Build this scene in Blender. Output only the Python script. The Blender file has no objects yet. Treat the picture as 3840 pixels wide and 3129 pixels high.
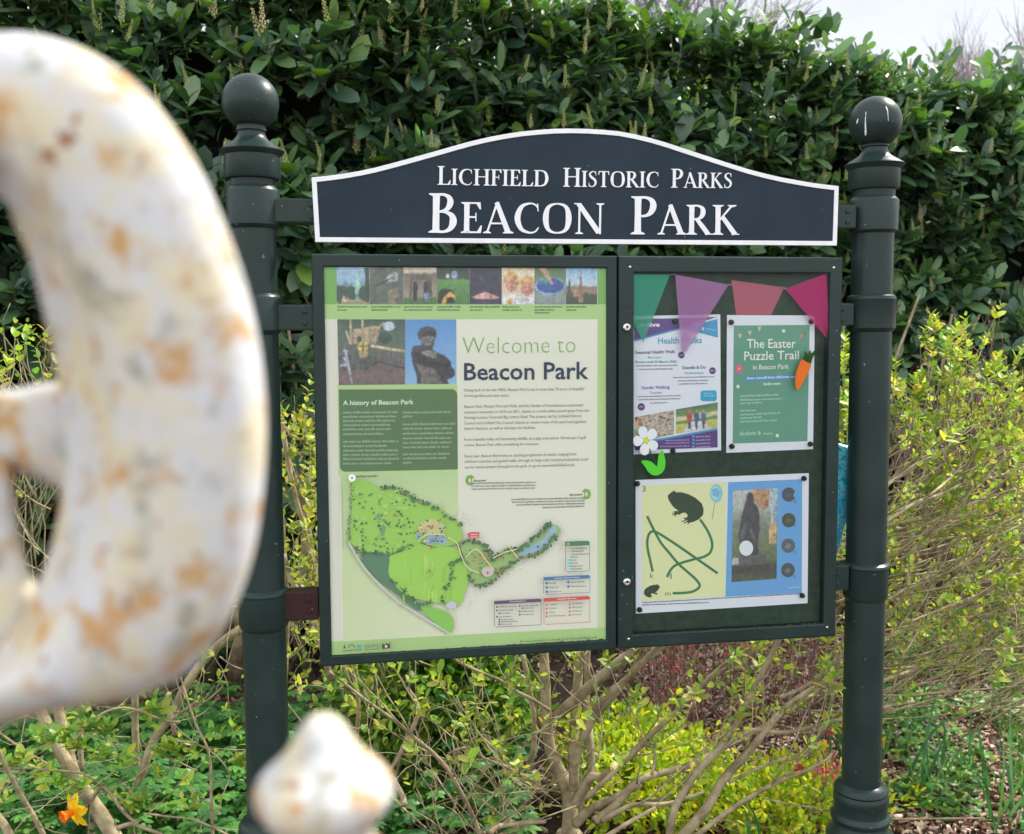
import bpy, bmesh, math, random
import numpy as np
from mathutils import Vector, Matrix, noise
random.seed(7); np.random.seed(7)
S = bpy.context.scene
COL = S.collection
# ---------------------------------------------------------------- camera
CAM = np.array([0.0, 0.0, 1.6]); FN = 3833.9; CX, CY = 1920.0, 1564.5
PITCH, ROLL = 0.0805, -0.0063
def cam_basis(p, r):
    F = np.array([0, math.cos(p), -math.sin(p)]); R = np.array([1.0, 0, 0]); U = np.cross(R, F)
    c, s = math.cos(r), math.sin(r)
    return c*R + s*U, -s*R + c*U, F
CR, CU, CF = cam_basis(PITCH, ROLL)
cd = bpy.data.cameras.new('camera'); cam = bpy.data.objects.new('camera', cd); COL.objects.link(cam)
cam.matrix_world = Matrix(((CR[0], CU[0], -CF[0], CAM[0]), (CR[1], CU[1], -CF[1], CAM[1]), (CR[2], CU[2], -CF[2], CAM[2]), (0, 0, 0, 1)))
cd.sensor_width = 36; cd.lens = 36*FN/3840; cd.clip_start = 0.02; cd.clip_end = 500
cd.dof.use_dof = True; cd.dof.focus_distance = 2.2; cd.dof.aperture_fstop = 6.8
S.camera = cam
# ---------------------------------------------------------------- light
SUN_DIR = Vector((0.60, 0.42, 0.78)).normalized()
EL = math.asin(SUN_DIR.z); AZ = math.atan2(SUN_DIR.x, SUN_DIR.y)
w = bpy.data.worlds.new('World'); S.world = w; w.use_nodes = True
nt = w.node_tree; nt.nodes.clear()
def N(nt, t, **k):
    n = nt.nodes.new(t)
    for a, b in k.items():
        if a == 'inp':
            for i, v in b.items(): n.inputs[i].default_value = v
        else: setattr(n, a, b)
    return n
def LK(nt, a, b): nt.links.new(a, b)
sky = N(nt, 'ShaderNodeTexSky', sky_type='NISHITA', sun_disc=False, sun_elevation=EL, sun_rotation=AZ, air_density=1.0, dust_density=2.0, ozone_density=1.0)
tc = N(nt, 'ShaderNodeTexCoord'); mp = N(nt, 'ShaderNodeMapping', inp={'Scale': (1.0, 1.0, 3.2), 'Location': (0.3, 0.1, 0)})
LK(nt, tc.outputs['Generated'], mp.inputs[0])
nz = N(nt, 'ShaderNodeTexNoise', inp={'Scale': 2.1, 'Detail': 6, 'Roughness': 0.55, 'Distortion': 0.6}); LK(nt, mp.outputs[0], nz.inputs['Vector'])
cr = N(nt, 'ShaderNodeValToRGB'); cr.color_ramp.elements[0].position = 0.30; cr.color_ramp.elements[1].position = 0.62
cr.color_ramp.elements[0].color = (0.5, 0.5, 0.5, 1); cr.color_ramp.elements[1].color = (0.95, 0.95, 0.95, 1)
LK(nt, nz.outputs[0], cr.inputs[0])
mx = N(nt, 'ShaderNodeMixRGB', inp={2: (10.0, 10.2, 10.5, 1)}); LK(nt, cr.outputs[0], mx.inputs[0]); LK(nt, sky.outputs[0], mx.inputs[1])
sp_ = N(nt, 'ShaderNodeSeparateXYZ'); LK(nt, tc.outputs['Generated'], sp_.inputs[0])     # added sky gradient: bright behind the camera to light the board, dimmer ahead
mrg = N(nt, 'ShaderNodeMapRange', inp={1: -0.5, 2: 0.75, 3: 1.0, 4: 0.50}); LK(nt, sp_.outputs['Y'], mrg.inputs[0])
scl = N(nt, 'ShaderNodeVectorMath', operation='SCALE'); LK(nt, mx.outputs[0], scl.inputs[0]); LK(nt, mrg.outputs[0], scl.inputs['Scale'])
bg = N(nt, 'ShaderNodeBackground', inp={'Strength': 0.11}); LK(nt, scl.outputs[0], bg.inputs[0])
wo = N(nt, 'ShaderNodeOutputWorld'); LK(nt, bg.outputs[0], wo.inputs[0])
sl = bpy.data.lights.new('sun', 'SUN'); sl.energy = 3.0; sl.angle = math.radians(1.5); sl.color = (1.0, 0.95, 0.87)
so = bpy.data.objects.new('sun', sl); COL.objects.link(so); so.rotation_euler = SUN_DIR.to_track_quat('Z', 'Y').to_euler(); so.location = (3, 3, 8)
S.view_settings.view_transform = 'Standard'; S.view_settings.look = 'None'; S.view_settings.exposure = 1.05; S.view_settings.gamma = 1
S.render.engine = 'CYCLES'
S.cycles.max_bounces = 6; S.cycles.transparent_max_bounces = 12
# ---------------------------------------------------------------- helpers
def lin(h):
    h = h.lstrip('#'); r = [int(h[i:i+2], 16)/255 for i in (0, 2, 4)]
    return tuple(c/12.92 if c <= 0.04045 else ((c+0.055)/1.055)**2.4 for c in r)
def tag(o, label=None, cat=None, group=None, kind=None):
    if label: o['label'] = label
    if cat: o['category'] = cat
    if group: o['group'] = group
    if kind: o['kind'] = kind
    return o
def empty(name, loc, rz=0, label=None, cat=None, group=None, kind=None):
    o = bpy.data.objects.new(name, None); COL.objects.link(o); o.location = loc; o.rotation_euler = (0, 0, rz); o.empty_display_size = 0.1
    return tag(o, label, cat, group, kind)
def mk(name, V, F, mat, parent=None, cols=None, smooth=False, origin=None, bev=0, mats=None):
    """mesh from vertices and faces; origin: vertices are given in world space and the object stands there"""
    V = np.asarray(V, dtype=np.float64).reshape(-1, 3)
    if origin is not None: V = V - np.asarray(origin)
    me = bpy.data.meshes.new(name)
    if isinstance(F, tuple):                       # (flat loops, loop totals)
        loops, tot = F
        me.vertices.add(len(V)); me.vertices.foreach_set('co', V.astype(np.float32).ravel())
        me.loops.add(len(loops)); me.loops.foreach_set('vertex_index', loops.astype(np.int32))
        me.polygons.add(len(tot)); st = np.concatenate([[0], np.cumsum(tot)[:-1]])
        me.polygons.foreach_set('loop_start', st.astype(np.int32)); me.polygons.foreach_set('loop_total', tot.astype(np.int32))
        me.update(calc_edges=True); me.validate()
    else:
        me.from_pydata([tuple(v) for v in V], [], F)
    if bev:
        bm = bmesh.new(); bm.from_mesh(me)
        bmesh.ops.bevel(bm, geom=[e for e in bm.edges if len(e.link_faces) == 2 and e.calc_face_angle(0) > 0.5], offset=bev, segments=2, affect='EDGES', profile=0.6)
        bm.to_mesh(me); bm.free()
    if cols is not None:
        ca = me.color_attributes.new('Col', 'FLOAT_COLOR', 'POINT')
        c = np.ones((len(V), 4), dtype=np.float32); c[:, :3] = np.asarray(cols, dtype=np.float32); ca.data.foreach_set('color', c.ravel())
    if smooth: me.polygons.foreach_set('use_smooth', [True]*len(me.polygons))
    if mat: me.materials.append(mat)
    o = bpy.data.objects.new(name, me); COL.objects.link(o)
    if origin is not None and parent is None: o.location = origin
    if parent is not None: o.parent = parent
    return o
class MB:
    def __init__(s): s.V = []; s.F = []; s.C = []; s.n = 0
    def add(s, V, F, c=None):
        V = [tuple(v) for v in V]; b = len(s.V); s.V += V; s.F += [tuple(i+b for i in f) for f in F]
        if c is not None: s.C += ([tuple(c)]*len(V) if not hasattr(c[0], '__len__') else [tuple(x) for x in c])
    def box(s, a, b):
        x0, y0, z0 = a; x1, y1, z1 = b
        s.add([(x0,y0,z0),(x1,y0,z0),(x1,y1,z0),(x0,y1,z0),(x0,y0,z1),(x1,y0,z1),(x1,y1,z1),(x0,y1,z1)],
              [(3,2,1,0),(4,5,6,7),(0,1,5,4),(1,2,6,5),(2,3,7,6),(3,0,4,7)])
    def lathe(s, prof, c=(0, 0, 0), n=48, cap=True):
        b = []; F = []
        for r, z in prof:
            for i in range(n):
                a = 2*math.pi*i/n; b.append((c[0]+r*math.cos(a), c[1]+r*math.sin(a), c[2]+z))
        for j in range(len(prof)-1):
            for i in range(n):
                k = (i+1) % n; F.append((j*n+i, j*n+k, (j+1)*n+k, (j+1)*n+i))
        if cap: F.append(tuple(range(n-1, -1, -1))); F.append(tuple((len(prof)-1)*n+i for i in range(n)))
        s.add(b, F)
    def tube(s, pts, rad, n=6, c=None):
        P = np.asarray(pts, float); m = len(P)
        if not hasattr(rad, '__len__'): rad = [rad]*m
        T = np.gradient(P, axis=0) if m > 2 else np.repeat((P[1:]-P[:1]), m, axis=0)
        up = np.array([0.31, 0.2, 0.93]); V = []; F = []
        for i in range(m):
            t = T[i]/(np.linalg.norm(T[i])+1e-9); a = np.cross(t, up); a /= (np.linalg.norm(a)+1e-9); bb = np.cross(t, a)
            for k in range(n):
                g = 2*math.pi*k/n; V.append(tuple(P[i]+rad[i]*(math.cos(g)*a+math.sin(g)*bb)))
        for j in range(m-1):
            for k in range(n): q = (k+1) % n; F.append((j*n+k, j*n+q, (j+1)*n+q, (j+1)*n+k))
        F.append(tuple(range(n-1, -1, -1))); F.append(tuple((m-1)*n+i for i in range(n)))
        s.add(V, F, c)
    def build(s, name, mat, parent=None, smooth=False, origin=None, bev=0):
        return mk(name, s.V, s.F, mat, parent, s.C if s.C else None, smooth, origin, bev)
def smooth_angle(o, deg=35):
    me = o.data; me.polygons.foreach_set('use_smooth', [True]*len(me.polygons))
    if hasattr(me, 'set_sharp_from_angle'): me.set_sharp_from_angle(angle=math.radians(deg))
    return o
def catmull(P, k=6, closed=False):
    P = [np.asarray(p, float) for p in P]; n = len(P); out = []
    for i in range(n if closed else n-1):
        if closed: a, b, c, d = P[(i-1) % n], P[i], P[(i+1) % n], P[(i+2) % n]
        else: a, b, c, d = P[max(i-1, 0)], P[i], P[i+1], P[min(i+2, n-1)]
        for j in range(k):
            t = j/k; out.append(0.5*((2*b)+(c-a)*t+(2*a-5*b+4*c-d)*t*t+(3*b-a-3*c+d)*t**3))
    if not closed: out.append(P[-1])
    return out
# ---------------------------------------------------------------- materials
def mat(name):
    m = bpy.data.materials.new(name); m.use_nodes = True; n = m.node_tree; n.nodes.clear()
    return m, n, N(n, 'ShaderNodeOutputMaterial')
def principled(name, col, rough=0.5, metal=0, spec=0.5, var=0.0, scale=20, bump=0, bscale=200, col2=None, coat=0):
    m, n, out = mat(name)
    p = N(n, 'ShaderNodeBsdfPrincipled', inp={'Roughness': rough, 'Metallic': metal, 'Specular IOR Level': spec, 'Coat Weight': coat})
    LK(n, p.outputs[0], out.inputs[0])
    t = N(n, 'ShaderNodeTexCoord')
    c2 = col2 if col2 else tuple(min(1, c*(1+var)) for c in col)
    if var or col2:
        z = N(n, 'ShaderNodeTexNoise', inp={'Scale': scale, 'Detail': 5, 'Roughness': 0.6}); LK(n, t.outputs['Object'], z.inputs['Vector'])
        r = N(n, 'ShaderNodeValToRGB'); r.color_ramp.elements[0].position = 0.35; r.color_ramp.elements[1].position = 0.68
        r.color_ramp.elements[0].color = (*[c*(1-var*0.6) for c in col], 1); r.color_ramp.elements[1].color = (*c2, 1)
        LK(n, z.outputs[0], r.inputs[0]); LK(n, r.outputs[0], p.inputs['Base Color'])
    else: p.inputs['Base Color'].default_value = (*col, 1)
    if bump:
        z2 = N(n, 'ShaderNodeTexNoise', inp={'Scale': bscale, 'Detail': 4}); LK(n, t.outputs['Object'], z2.inputs['Vector'])
        b = N(n, 'ShaderNodeBump', inp={'Strength': bump, 'Distance': 0.002}); LK(n, z2.outputs[0], b.inputs['Height']); LK(n, b.outputs[0], p.inputs['Normal'])
    return m
def leaf_mat(name, rough, spec, trans, tcol):
    m, n, out = mat(name)
    a = N(n, 'ShaderNodeAttribute', attribute_name='Col')
    p = N(n, 'ShaderNodeBsdfPrincipled', inp={'Roughness': rough, 'Specular IOR Level': spec}); LK(n, a.outputs['Color'], p.inputs['Base Color'])
    t = N(n, 'ShaderNodeBsdfTranslucent'); mm = N(n, 'ShaderNodeMixRGB', blend_type='MULTIPLY', inp={0: 1.0, 2: (*tcol, 1)})
    LK(n, a.outputs['Color'], mm.inputs[1]); LK(n, mm.outputs[0], t.inputs[0])
    s = N(n, 'ShaderNodeMixShader', inp={0: trans}); LK(n, p.outputs[0], s.inputs[1]); LK(n, t.outputs[0], s.inputs[2]); LK(n, s.outputs[0], out.inputs[0])
    return m
def attr_mat(name, rough=0.6, spec=0.4, grain=0.12, gscale=700, trans=0.0, bump=0.0, fade=0.0):
    m, n, out = mat(name)
    a = N(n, 'ShaderNodeAttribute', attribute_name='Col'); p = N(n, 'ShaderNodeBsdfPrincipled', inp={'Roughness': rough, 'Specular IOR Level': spec})
    t = N(n, 'ShaderNodeTexCoord'); z = N(n, 'ShaderNodeTexNoise', inp={'Scale': gscale, 'Detail': 3, 'Roughness': 0.7}); LK(n, t.outputs['Object'], z.inputs['Vector'])
    mr = N(n, 'ShaderNodeMapRange', inp={1: 0.25, 2: 0.75, 3: 1-grain, 4: 1+grain}); LK(n, z.outputs[0], mr.inputs[0])
    mm = N(n, 'ShaderNodeVectorMath', operation='SCALE'); fd = N(n, 'ShaderNodeMixRGB', inp={0: fade, 2: (0.52, 0.52, 0.47, 1)}); LK(n, a.outputs['Color'], fd.inputs[1]); LK(n, fd.outputs[0], mm.inputs[0]); LK(n, mr.outputs[0], mm.inputs['Scale']); LK(n, mm.outputs[0], p.inputs['Base Color'])
    if bump:
        b = N(n, 'ShaderNodeBump', inp={'Strength': bump, 'Distance': 0.003}); LK(n, z.outputs[0], b.inputs['Height']); LK(n, b.outputs[0], p.inputs['Normal'])
    if trans:
        tr = N(n, 'ShaderNodeBsdfTransparent'); s = N(n, 'ShaderNodeMixShader', inp={0: trans}); LK(n, p.outputs[0], s.inputs[1]); LK(n, tr.outputs[0], s.inputs[2]); LK(n, s.outputs[0], out.inputs[0])
    else: LK(n, p.outputs[0], out.inputs[0])
    return m
def paint_mat(name, col, rough=0.33, spec=0.22, sl=0.735):
    m, n, out = mat(name)
    p = N(n, 'ShaderNodeBsdfPrincipled', inp={'Specular IOR Level': spec}); LK(n, p.outputs[0], out.inputs[0])
    t = N(n, 'ShaderNodeTexCoord')
    z = N(n, 'ShaderNodeTexNoise', inp={'Scale': 7, 'Detail': 6, 'Roughness': 0.65}); LK(n, t.outputs['Object'], z.inputs['Vector'])
    r = N(n, 'ShaderNodeValToRGB'); r.color_ramp.elements[0].position = 0.3; r.color_ramp.elements[1].position = 0.75
    r.color_ramp.elements[0].color = (*[c*0.85 for c in col], 1); r.color_ramp.elements[1].color = (*[c*1.25+0.002 for c in col], 1); LK(n, z.outputs[0], r.inputs[0])
    z2 = N(n, 'ShaderNodeTexNoise', inp={'Scale': 130, 'Detail': 2}); LK(n, t.outputs['Object'], z2.inputs['Vector'])
    r2 = N(n, 'ShaderNodeValToRGB'); r2.color_ramp.elements[0].position = sl; r2.color_ramp.elements[1].position = sl+.03
    r2.color_ramp.elements[0].color = (0, 0, 0, 1); r2.color_ramp.elements[1].color = (0.6, 0.6, 0.6, 1); LK(n, z2.outputs[0], r2.inputs[0])
    mxx = N(n, 'ShaderNodeMixRGB', inp={2: (0.42, 0.44, 0.42, 1)}); LK(n, r.outputs[0], mxx.inputs[1]); LK(n, r2.outputs[0], mxx.inputs[0]); LK(n, mxx.outputs[0], p.inputs['Base Color'])
    mr = N(n, 'ShaderNodeMapRange', inp={1: 0.3, 2: 0.7, 3: rough-0.06, 4: rough+0.12}); LK(n, z.outputs[0], mr.inputs[0]); LK(n, mr.outputs[0], p.inputs['Roughness'])
    z3 = N(n, 'ShaderNodeTexNoise', inp={'Scale': 60, 'Detail': 4}); LK(n, t.outputs['Object'], z3.inputs['Vector'])
    b = N(n, 'ShaderNodeBump', inp={'Strength': 0.12, 'Distance': 0.002}); LK(n, z3.outputs[0], b.inputs['Height']); LK(n, b.outputs[0], p.inputs['Normal'])
    return m
def glass_mat(name):
    m, n, out = mat(name)
    t = N(n, 'ShaderNodeBsdfTransparent', inp={0: (0.995, 1.0, 0.998, 1)}); g = N(n, 'ShaderNodeBsdfGlossy', inp={'Roughness': 0.03})
    f = N(n, 'ShaderNodeFresnel', inp={0: 1.18}); s = N(n, 'ShaderNodeMixShader'); LK(n, f.outputs[0], s.inputs[0]); LK(n, t.outputs[0], s.inputs[1]); LK(n, g.outputs[0], s.inputs[2]); LK(n, s.outputs[0], out.inputs[0])
    return m
M = {}
M['green'] = paint_mat('dark_green_paint', (0.0165, 0.0325, 0.0290), 0.34, 0.26)
M['navy'] = paint_mat('navy_sign_paint', (0.020, 0.033, 0.047), 0.5, 0.15, 0.77)
M['white'] = principled('white_vinyl', (0.80, 0.81, 0.82), 0.45, var=0.06, scale=40)
M['back'] = principled('dark_green_pinboard', (0.036, 0.062, 0.044), 0.9, spec=0.2, var=0.25, scale=60, bump=0.3, bscale=900)
M['maroon'] = paint_mat('dark_red_primer', (0.034, 0.012, 0.012), 0.55)
M['steel'] = principled('steel', (0.6, 0.6, 0.58), 0.28, metal=1, var=0.1)
M['black'] = principled('black_rubber', (0.012, 0.014, 0.014), 0.5)
M['bolt'] = principled('painted_bolt', (0.02, 0.035, 0.033), 0.4, spec=0.3)
M['print'] = attr_mat('printed_paper', 0.55, 0.3, 0.05, 900, fade=0.07)
M['photo'] = attr_mat('printed_photo', 0.5, 0.35, 0.10, 900, fade=0.11)
M['flag'] = attr_mat('bunting_fabric', 0.8, 0.2, 0.10, 1400, trans=0.34)
M['foam'] = attr_mat('craft_foam', 0.7, 0.25, 0.04, 600)
M['glass'] = glass_mat('window_glass')
# ---------------------------------------------------------------- pixel helpers (native photograph pixels, 3840 x 3129)
def ray(x, y):
    d = CF + CR*((x-CX)/FN) + CU*((CY-y)/FN)
    return d
def atY(x, y, Y):
    d = ray(x, y); return CAM + d*(Y/d[1])
def atground(x, y, z=0.0):
    d = ray(x, y); return CAM + d*((z-CAM[2])/d[2])
WC = 1.18; TH = 0.1679
BO = CAM + WC*np.array([-0.3501, 1.8092, 0.1433])           # top left corner of the cabinet front
AX = np.array([math.cos(TH), math.sin(TH), 0]); NR = np.array([math.sin(TH), -math.cos(TH), 0])   # along the board / towards the viewer
def up(x, y, d=0.0):
    """photograph pixel -> board coordinates (along, depth, height) on the plane d metres in front of the cabinet front"""
    r = ray(x, y); P0 = BO + NR*d; t = np.dot(P0-CAM, NR)/np.dot(r, NR); P = CAM + r*t - BO
    return np.array([np.dot(P, AX), -d, P[2]])
def reg(x0, y0, k): return lambda x, y: (x0+x*k, y0+y*k)
R1 = reg(1100, 400, .61004); R2 = reg(2200, 400, .61004); R3 = reg(1150, 950, .56312); R4 = reg(1150, 1700, .56312)
R5 = reg(2300, 950, .56312); R6 = reg(2300, 1650, .56312); Z2 = reg(1200, 2400, .56312); Z3 = reg(2300, 2400, .72266); Z4 = reg(3000, 1100, .69136)
ZL = reg(0, 2100, .61004); DD = reg(0, 0, 1.80282); RF = reg(800, 200, .63371); RG = reg(2900, 300, .57598); RH = reg(2370, 1170, .31674); RS = reg(1240, 1180, .23463); RK = reg(1850, 2000, .25348)
# ================================================================ the noticeboard
board = empty('noticeboard', tuple(BO*[1, 1, 0]), TH, 'dark green double noticeboard between two ball-topped posts under a navy arched title panel', 'noticeboard')
HB = BO[2]
def sub(name, loc=(0, 0, 0), parent=board):
    o = bpy.data.objects.new(name, None); COL.objects.link(o); o.parent = parent; o.location = loc; o.empty_display_size = 0.05; return o
lift = np.array([0, 0, HB])
def B(x, y, d=0.0): return up(x, y, d) + lift             # board-local with z from the ground
# ---- posts
PD = 0.03                                               # the post axes lie 3 cm behind the cabinet front
def build_post(px_top, px_bot, prof_px, ball, rings, lab):
    def ax(y): return px_top[0] + (px_bot[0]-px_top[0])*(y-px_top[1])/(px_bot[1]-px_top[1])
    U = B(px_top[0], px_top[1], -PD)[0]*0.5 + B(px_bot[0], px_bot[1], -PD)[0]*0.5
    def cv(lst):
        out = []
        for y, hw in lst:
            P = B(ax(y), y, -PD); W0 = BO + AX*U - NR*PD + np.array([0, 0, P[2]-HB]) - CAM
            out.append((hw*np.dot(W0, CF)/FN, P[2]))
        return out
    c = (U, PD, 0)
    mb = MB(); pr = cv(prof_px); pr = pr[::-1]
    zb = pr[0][1]
    base = [(0.105, 0.0), (0.105, 0.05), (0.098, 0.06), (0.082, 0.075), (0.078, zb-0.12), (0.082, zb-0.09), (0.082, zb-0.075), (0.076, zb-0.06)]
    mb.lathe(base + pr, c, 56)
    p = mb.build('post', M['green'], board); smooth_angle(p, 32)
    if lab: p['label'] = lab
    bl = cv([(ball[1], ball[2])])[0]; mb = MB()
    R = bl[0]; zc = bl[1]; neck = [(r, z) for r, z in cv(rings)[::-1]]
    z0 = neck[-1][1]; r0 = neck[-1][0]
    pf = neck[:]
    a0 = math.asin(max(-1, min(1, (z0-zc)/R)))
    for i in range(1, 33):
        a = a0 + (math.pi/2-a0)*i/32; pf.append((max(R*math.cos(a), 0.0004), zc+R*math.sin(a)))
    mb.lathe(pf, c, 56); f = mb.build('ball_finial', M['green'], p); smooth_angle(f, 32)
    return p, U, ax, cv
# left post  (pixels read off the photograph, converted to heights on the post axis)
L = lambda x, y: RF(x, y)
def yF(v): return 200+v*.63371
def yG(v): return 300+v*.57598
lprof = [(yF(574), 112), (yF(582), 121), (yF(590), 118), (yF(602), 110), (yF(612), 103), (yF(735), 104), (yF(748), 100), (yF(752), 84), (yF(790), 83), (yF(812), 96), (yF(824), 99), (yF(1020), 97), (yF(1036), 90), (yF(1044), 83), (yF(1425), 81.5),
         (yF(1438), 92), (yF(1452), 97), (yF(1640), 95.5), (yF(1660), 85), (yF(1668), 81), (2205, 80), (2213, 93), (2222, 95), (2228, 92), (2234, 91), (2338, 91), (2350, 86), (2356, 80.5), (3060, 79), (3068, 100), (3085, 112), (3110, 113), (3120, 108)]
rprof = [(yG(548), 104), (yG(556), 111), (yG(562), 109), (yG(574), 101), (yG(590), 94), (yG(705), 92), (yG(718), 88), (yG(722), 77), (yG(764), 76), (yG(784), 88), (yG(796), 91), (yG(985), 89), (yG(998), 82), (yG(1005), 76), (yG(1400), 75),
         (yG(1410), 86), (yG(1430), 90), (yG(1440), 88), (yG(1615), 87.5), (yG(1635), 80), (yG(1642), 75), (2105, 72.5), (2112, 84), (2121, 86), (2128, 82), (2132, 81), (2230, 80.5), (2240, 76), (2246, 72), (2932, 71), (2940, 88), (2948, 96), (2958, 99), (2966, 94), (2974, 98), (2990, 101), (3000, 98), (3006, 95), (3040, 97), (3046, 103), (3056, 108), (3068, 106), (3076, 99), (3100, 104), (3120, 122), (3128, 124)]
lneck = [(385+88, 53), (yF(455), 56), (yF(462), 57), (yF(468), 52), (yF(478), 51), (yF(500), 56), (yF(520), 66), (yF(540), 84), (yF(552), 92), (yF(558), 100), (yF(566), 104), (yF(573), 111)]
rneck = [(461+82, 48), (yG(431), 51), (yG(438), 52), (yG(444), 47), (yG(456), 46), (yG(478), 51), (yG(498), 60), (yG(516), 76), (yG(526), 84), (yG(532), 92), (yG(540), 96), (yG(547), 103)]
pl, UL, axl, _ = build_post((938, 385), (995, 2466), lprof, (938, 385, 105), lneck, None)
pr_, UR, axr, _ = build_post((3282, 461), (3231.6, 2833), rprof, (3282, 461, 96), rneck, 'post with white bird droppings streaked down its ball')
# white streaks on the right ball
mb = MB()
def on_ball(x, y, cxp, cyp, R, U, lift_=0.0006):
    P = B(cxp, cyp, -PD); C0 = BO + AX*U - NR*PD + np.array([0, 0, P[2]-HB]); z = np.dot(C0-CAM, CF); Rm = R*z/FN + lift_
    d = ray(x, y); d = d/np.linalg.norm(d); oc = CAM-C0; b = np.dot(d, oc); disc = b*b-(np.dot(oc, oc)-Rm*Rm)
    t = -b-math.sqrt(max(disc, 0)); Q = CAM + d*t - BO
    return np.array([np.dot(Q, AX), -np.dot(Q, NR), Q[2]+HB])
for pts in ([(603, 208, 3), (599, 260, 4), (600, 310, 8), (601, 340, 11), (600, 362, 7)], [(552, 252, 3), (547, 268, 7), (543, 285, 4)], [(733, 172, 4), (738, 185, 8), (744, 200, 5), (747, 235, 2.5), (749, 268, 2)]):
    V = []; F = []
    for i, (x, y, hw) in enumerate(pts):
        a = RG(x-hw*.6, y); b = RG(x+hw*.6, y); V += [on_ball(*a, 3282, 461, 96, UR), on_ball(*b, 3282, 461, 96, UR)]
        if i: F.append((2*i-2, 2*i-1, 2*i+1, 2*i))
    mb = MB(); mb.add(V, F); mb.build('dropping_streak', M['white'], pr_)
# black cable tie round the right post
mb = MB(); P = B(axr(1680), 1680, -PD); r = 0.0435
for k in range(2):
    pts = [(UR+r*math.cos(a), PD+r*math.sin(a), P[2]-0.004*k+(0.006 if k else 0.009)*math.cos(a)) for a in np.linspace(0, 2*math.pi, 40)]
    mb.tube(pts, 0.0016, 6)
o = mb.build('cable_tie', M['black'], None, True); o.location = board.location; o.rotation_euler = board.rotation_euler
tag(o, 'thin black cable tie looped round the right post beside the blue decoration', 'cable tie')
# ---- arms
def arm(p0, p1, m=M['green'], lab=None, y0=-0.0, y1=0.052, xa=None, xb=None):
    a = B(*p0); b = B(*p1); mb = MB()
    mb.box((a[0] if xa is None else xa, y0, b[2]), (b[0] if xb is None else xb, y1, a[2])); o = mb.build('arm', m, board, bev=0.003)
    if lab: o['label'] = lab
    bx = (xb-0.022) if xb is not None else b[0]-0.020
    if xb is None and xa is None: bx = b[0]-0.03
    for sx in (bx,):
        zc = (a[2]+b[2])/2
        for dz in (-.012, .012):
            k = MB(); k.lathe([(0.0052, 0), (0.0052, 0.0022), (0.0040, 0.0034), (0.0004, 0.0038)], (0, 0, 0), 6); k.V = [(sx+x, y0-z, zc+dz+y) for x, y, z in k.V]; k.build('bolt', M['bolt'] if m is M['green'] else m, o)
    return o
arm(RF(395, 858), RF(640, 1003), xa=UL+0.03, y0=0.002); arm(RF(412, 1488), RF(600, 1640), xa=UL+0.03, y0=0.006)
arm(ZL(1765, 205), ZL(1960, 375), M['maroon'], 'arm of dark red primer, the lowest on the left', xa=UL+0.03, y0=0.006)
arm(RG(380, 812), RG(547, 968), xb=B(*RG(547, 812))[0], y0=0.002); arm(RG(430, 1455), RG(535, 1600), y0=0.006); arm(Z4(190, 1482), Z4(272, 1615), y0=0.006)
# ---- title panel
top = [R1(112, 437), R1(200, 428), R1(300, 415), R1(400, 398), R1(500, 377), R1(600, 351), R1(700, 324), R1(800, 296), R1(900, 268), R1(1000, 239), R1(1100, 212), R1(1200, 189), R1(1300, 170), R1(1400, 155), R1(1500, 145), R1(1600, 138), R1(1700, 136),
       R1(1803, 138), R2(100, 144), R2(200, 153), R2(300, 172), R2(400, 196), R2(500, 226), R2(600, 259), R2(700, 292), R2(800, 325), R2(900, 357), R2(1000, 388), R2(1100, 414), R2(1200, 437), R2(1300, 455), R2(1400, 472), R2(1480, 482), R2(1549, 490)]
TDp = 0.012
T3 = [B(x, y, TDp) for x, y in top]; bl = B(*R1(135, 833), TDp); br = B(*R2(1537, 855), TDp)
outl = T3 + [br, bl]
title = sub('title_panel')
def extr(poly, y0, y1):
    n = len(poly); V = [(p[0], y0, p[2]) for p in poly] + [(p[0], y1, p[2]) for p in poly]
    return V, [tuple(range(n-1, -1, -1)), tuple(range(n, 2*n))] + [(i, (i+1) % n, n+(i+1) % n, n+i) for i in range(n)]
def inset(poly, d):
    n = len(poly); out = []
    for i in range(n):
        a, b, c = poly[i-1], poly[i], poly[(i+1) % n]
        e1 = np.array([b[0]-a[0], b[2]-a[2]]); e2 = np.array([c[0]-b[0], c[2]-b[2]]); e1 /= np.linalg.norm(e1); e2 /= np.linalg.norm(e2)
        n1 = np.array([e1[1], -e1[0]]); n2 = np.array([e2[1], -e2[0]]); m = n1+n2; m /= np.dot(m, n1)
        out.append(np.array([b[0]+m[0]*d, b[1], b[2]+m[1]*d]))
    return out
inn = inset(outl, 0.0098)
V, F = extr(inset(outl, 0.004), -TDp+0.0015, 0.004); mk('panel', V, F, M['navy'], title)
n = len(outl); V = [(p[0], -TDp-0.001, p[2]) for p in outl] + [(p[0], -TDp-0.001, p[2]) for p in inn] + [(p[0], 0.0, p[2]) for p in outl] + [(p[0], 0.0, p[2]) for p in inn]
F = []
for i in range(n):
    j = (i+1) % n; F += [(i, n+i, n+j, j), (i, j, 2*n+j, 2*n+i), (n+i, 3*n+i, 3*n+j, n+j), (2*n+i, 2*n+j, 3*n+j, 3*n+i)]
mk('border', V, F, M['white'], title, bev=0.0007)
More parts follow.
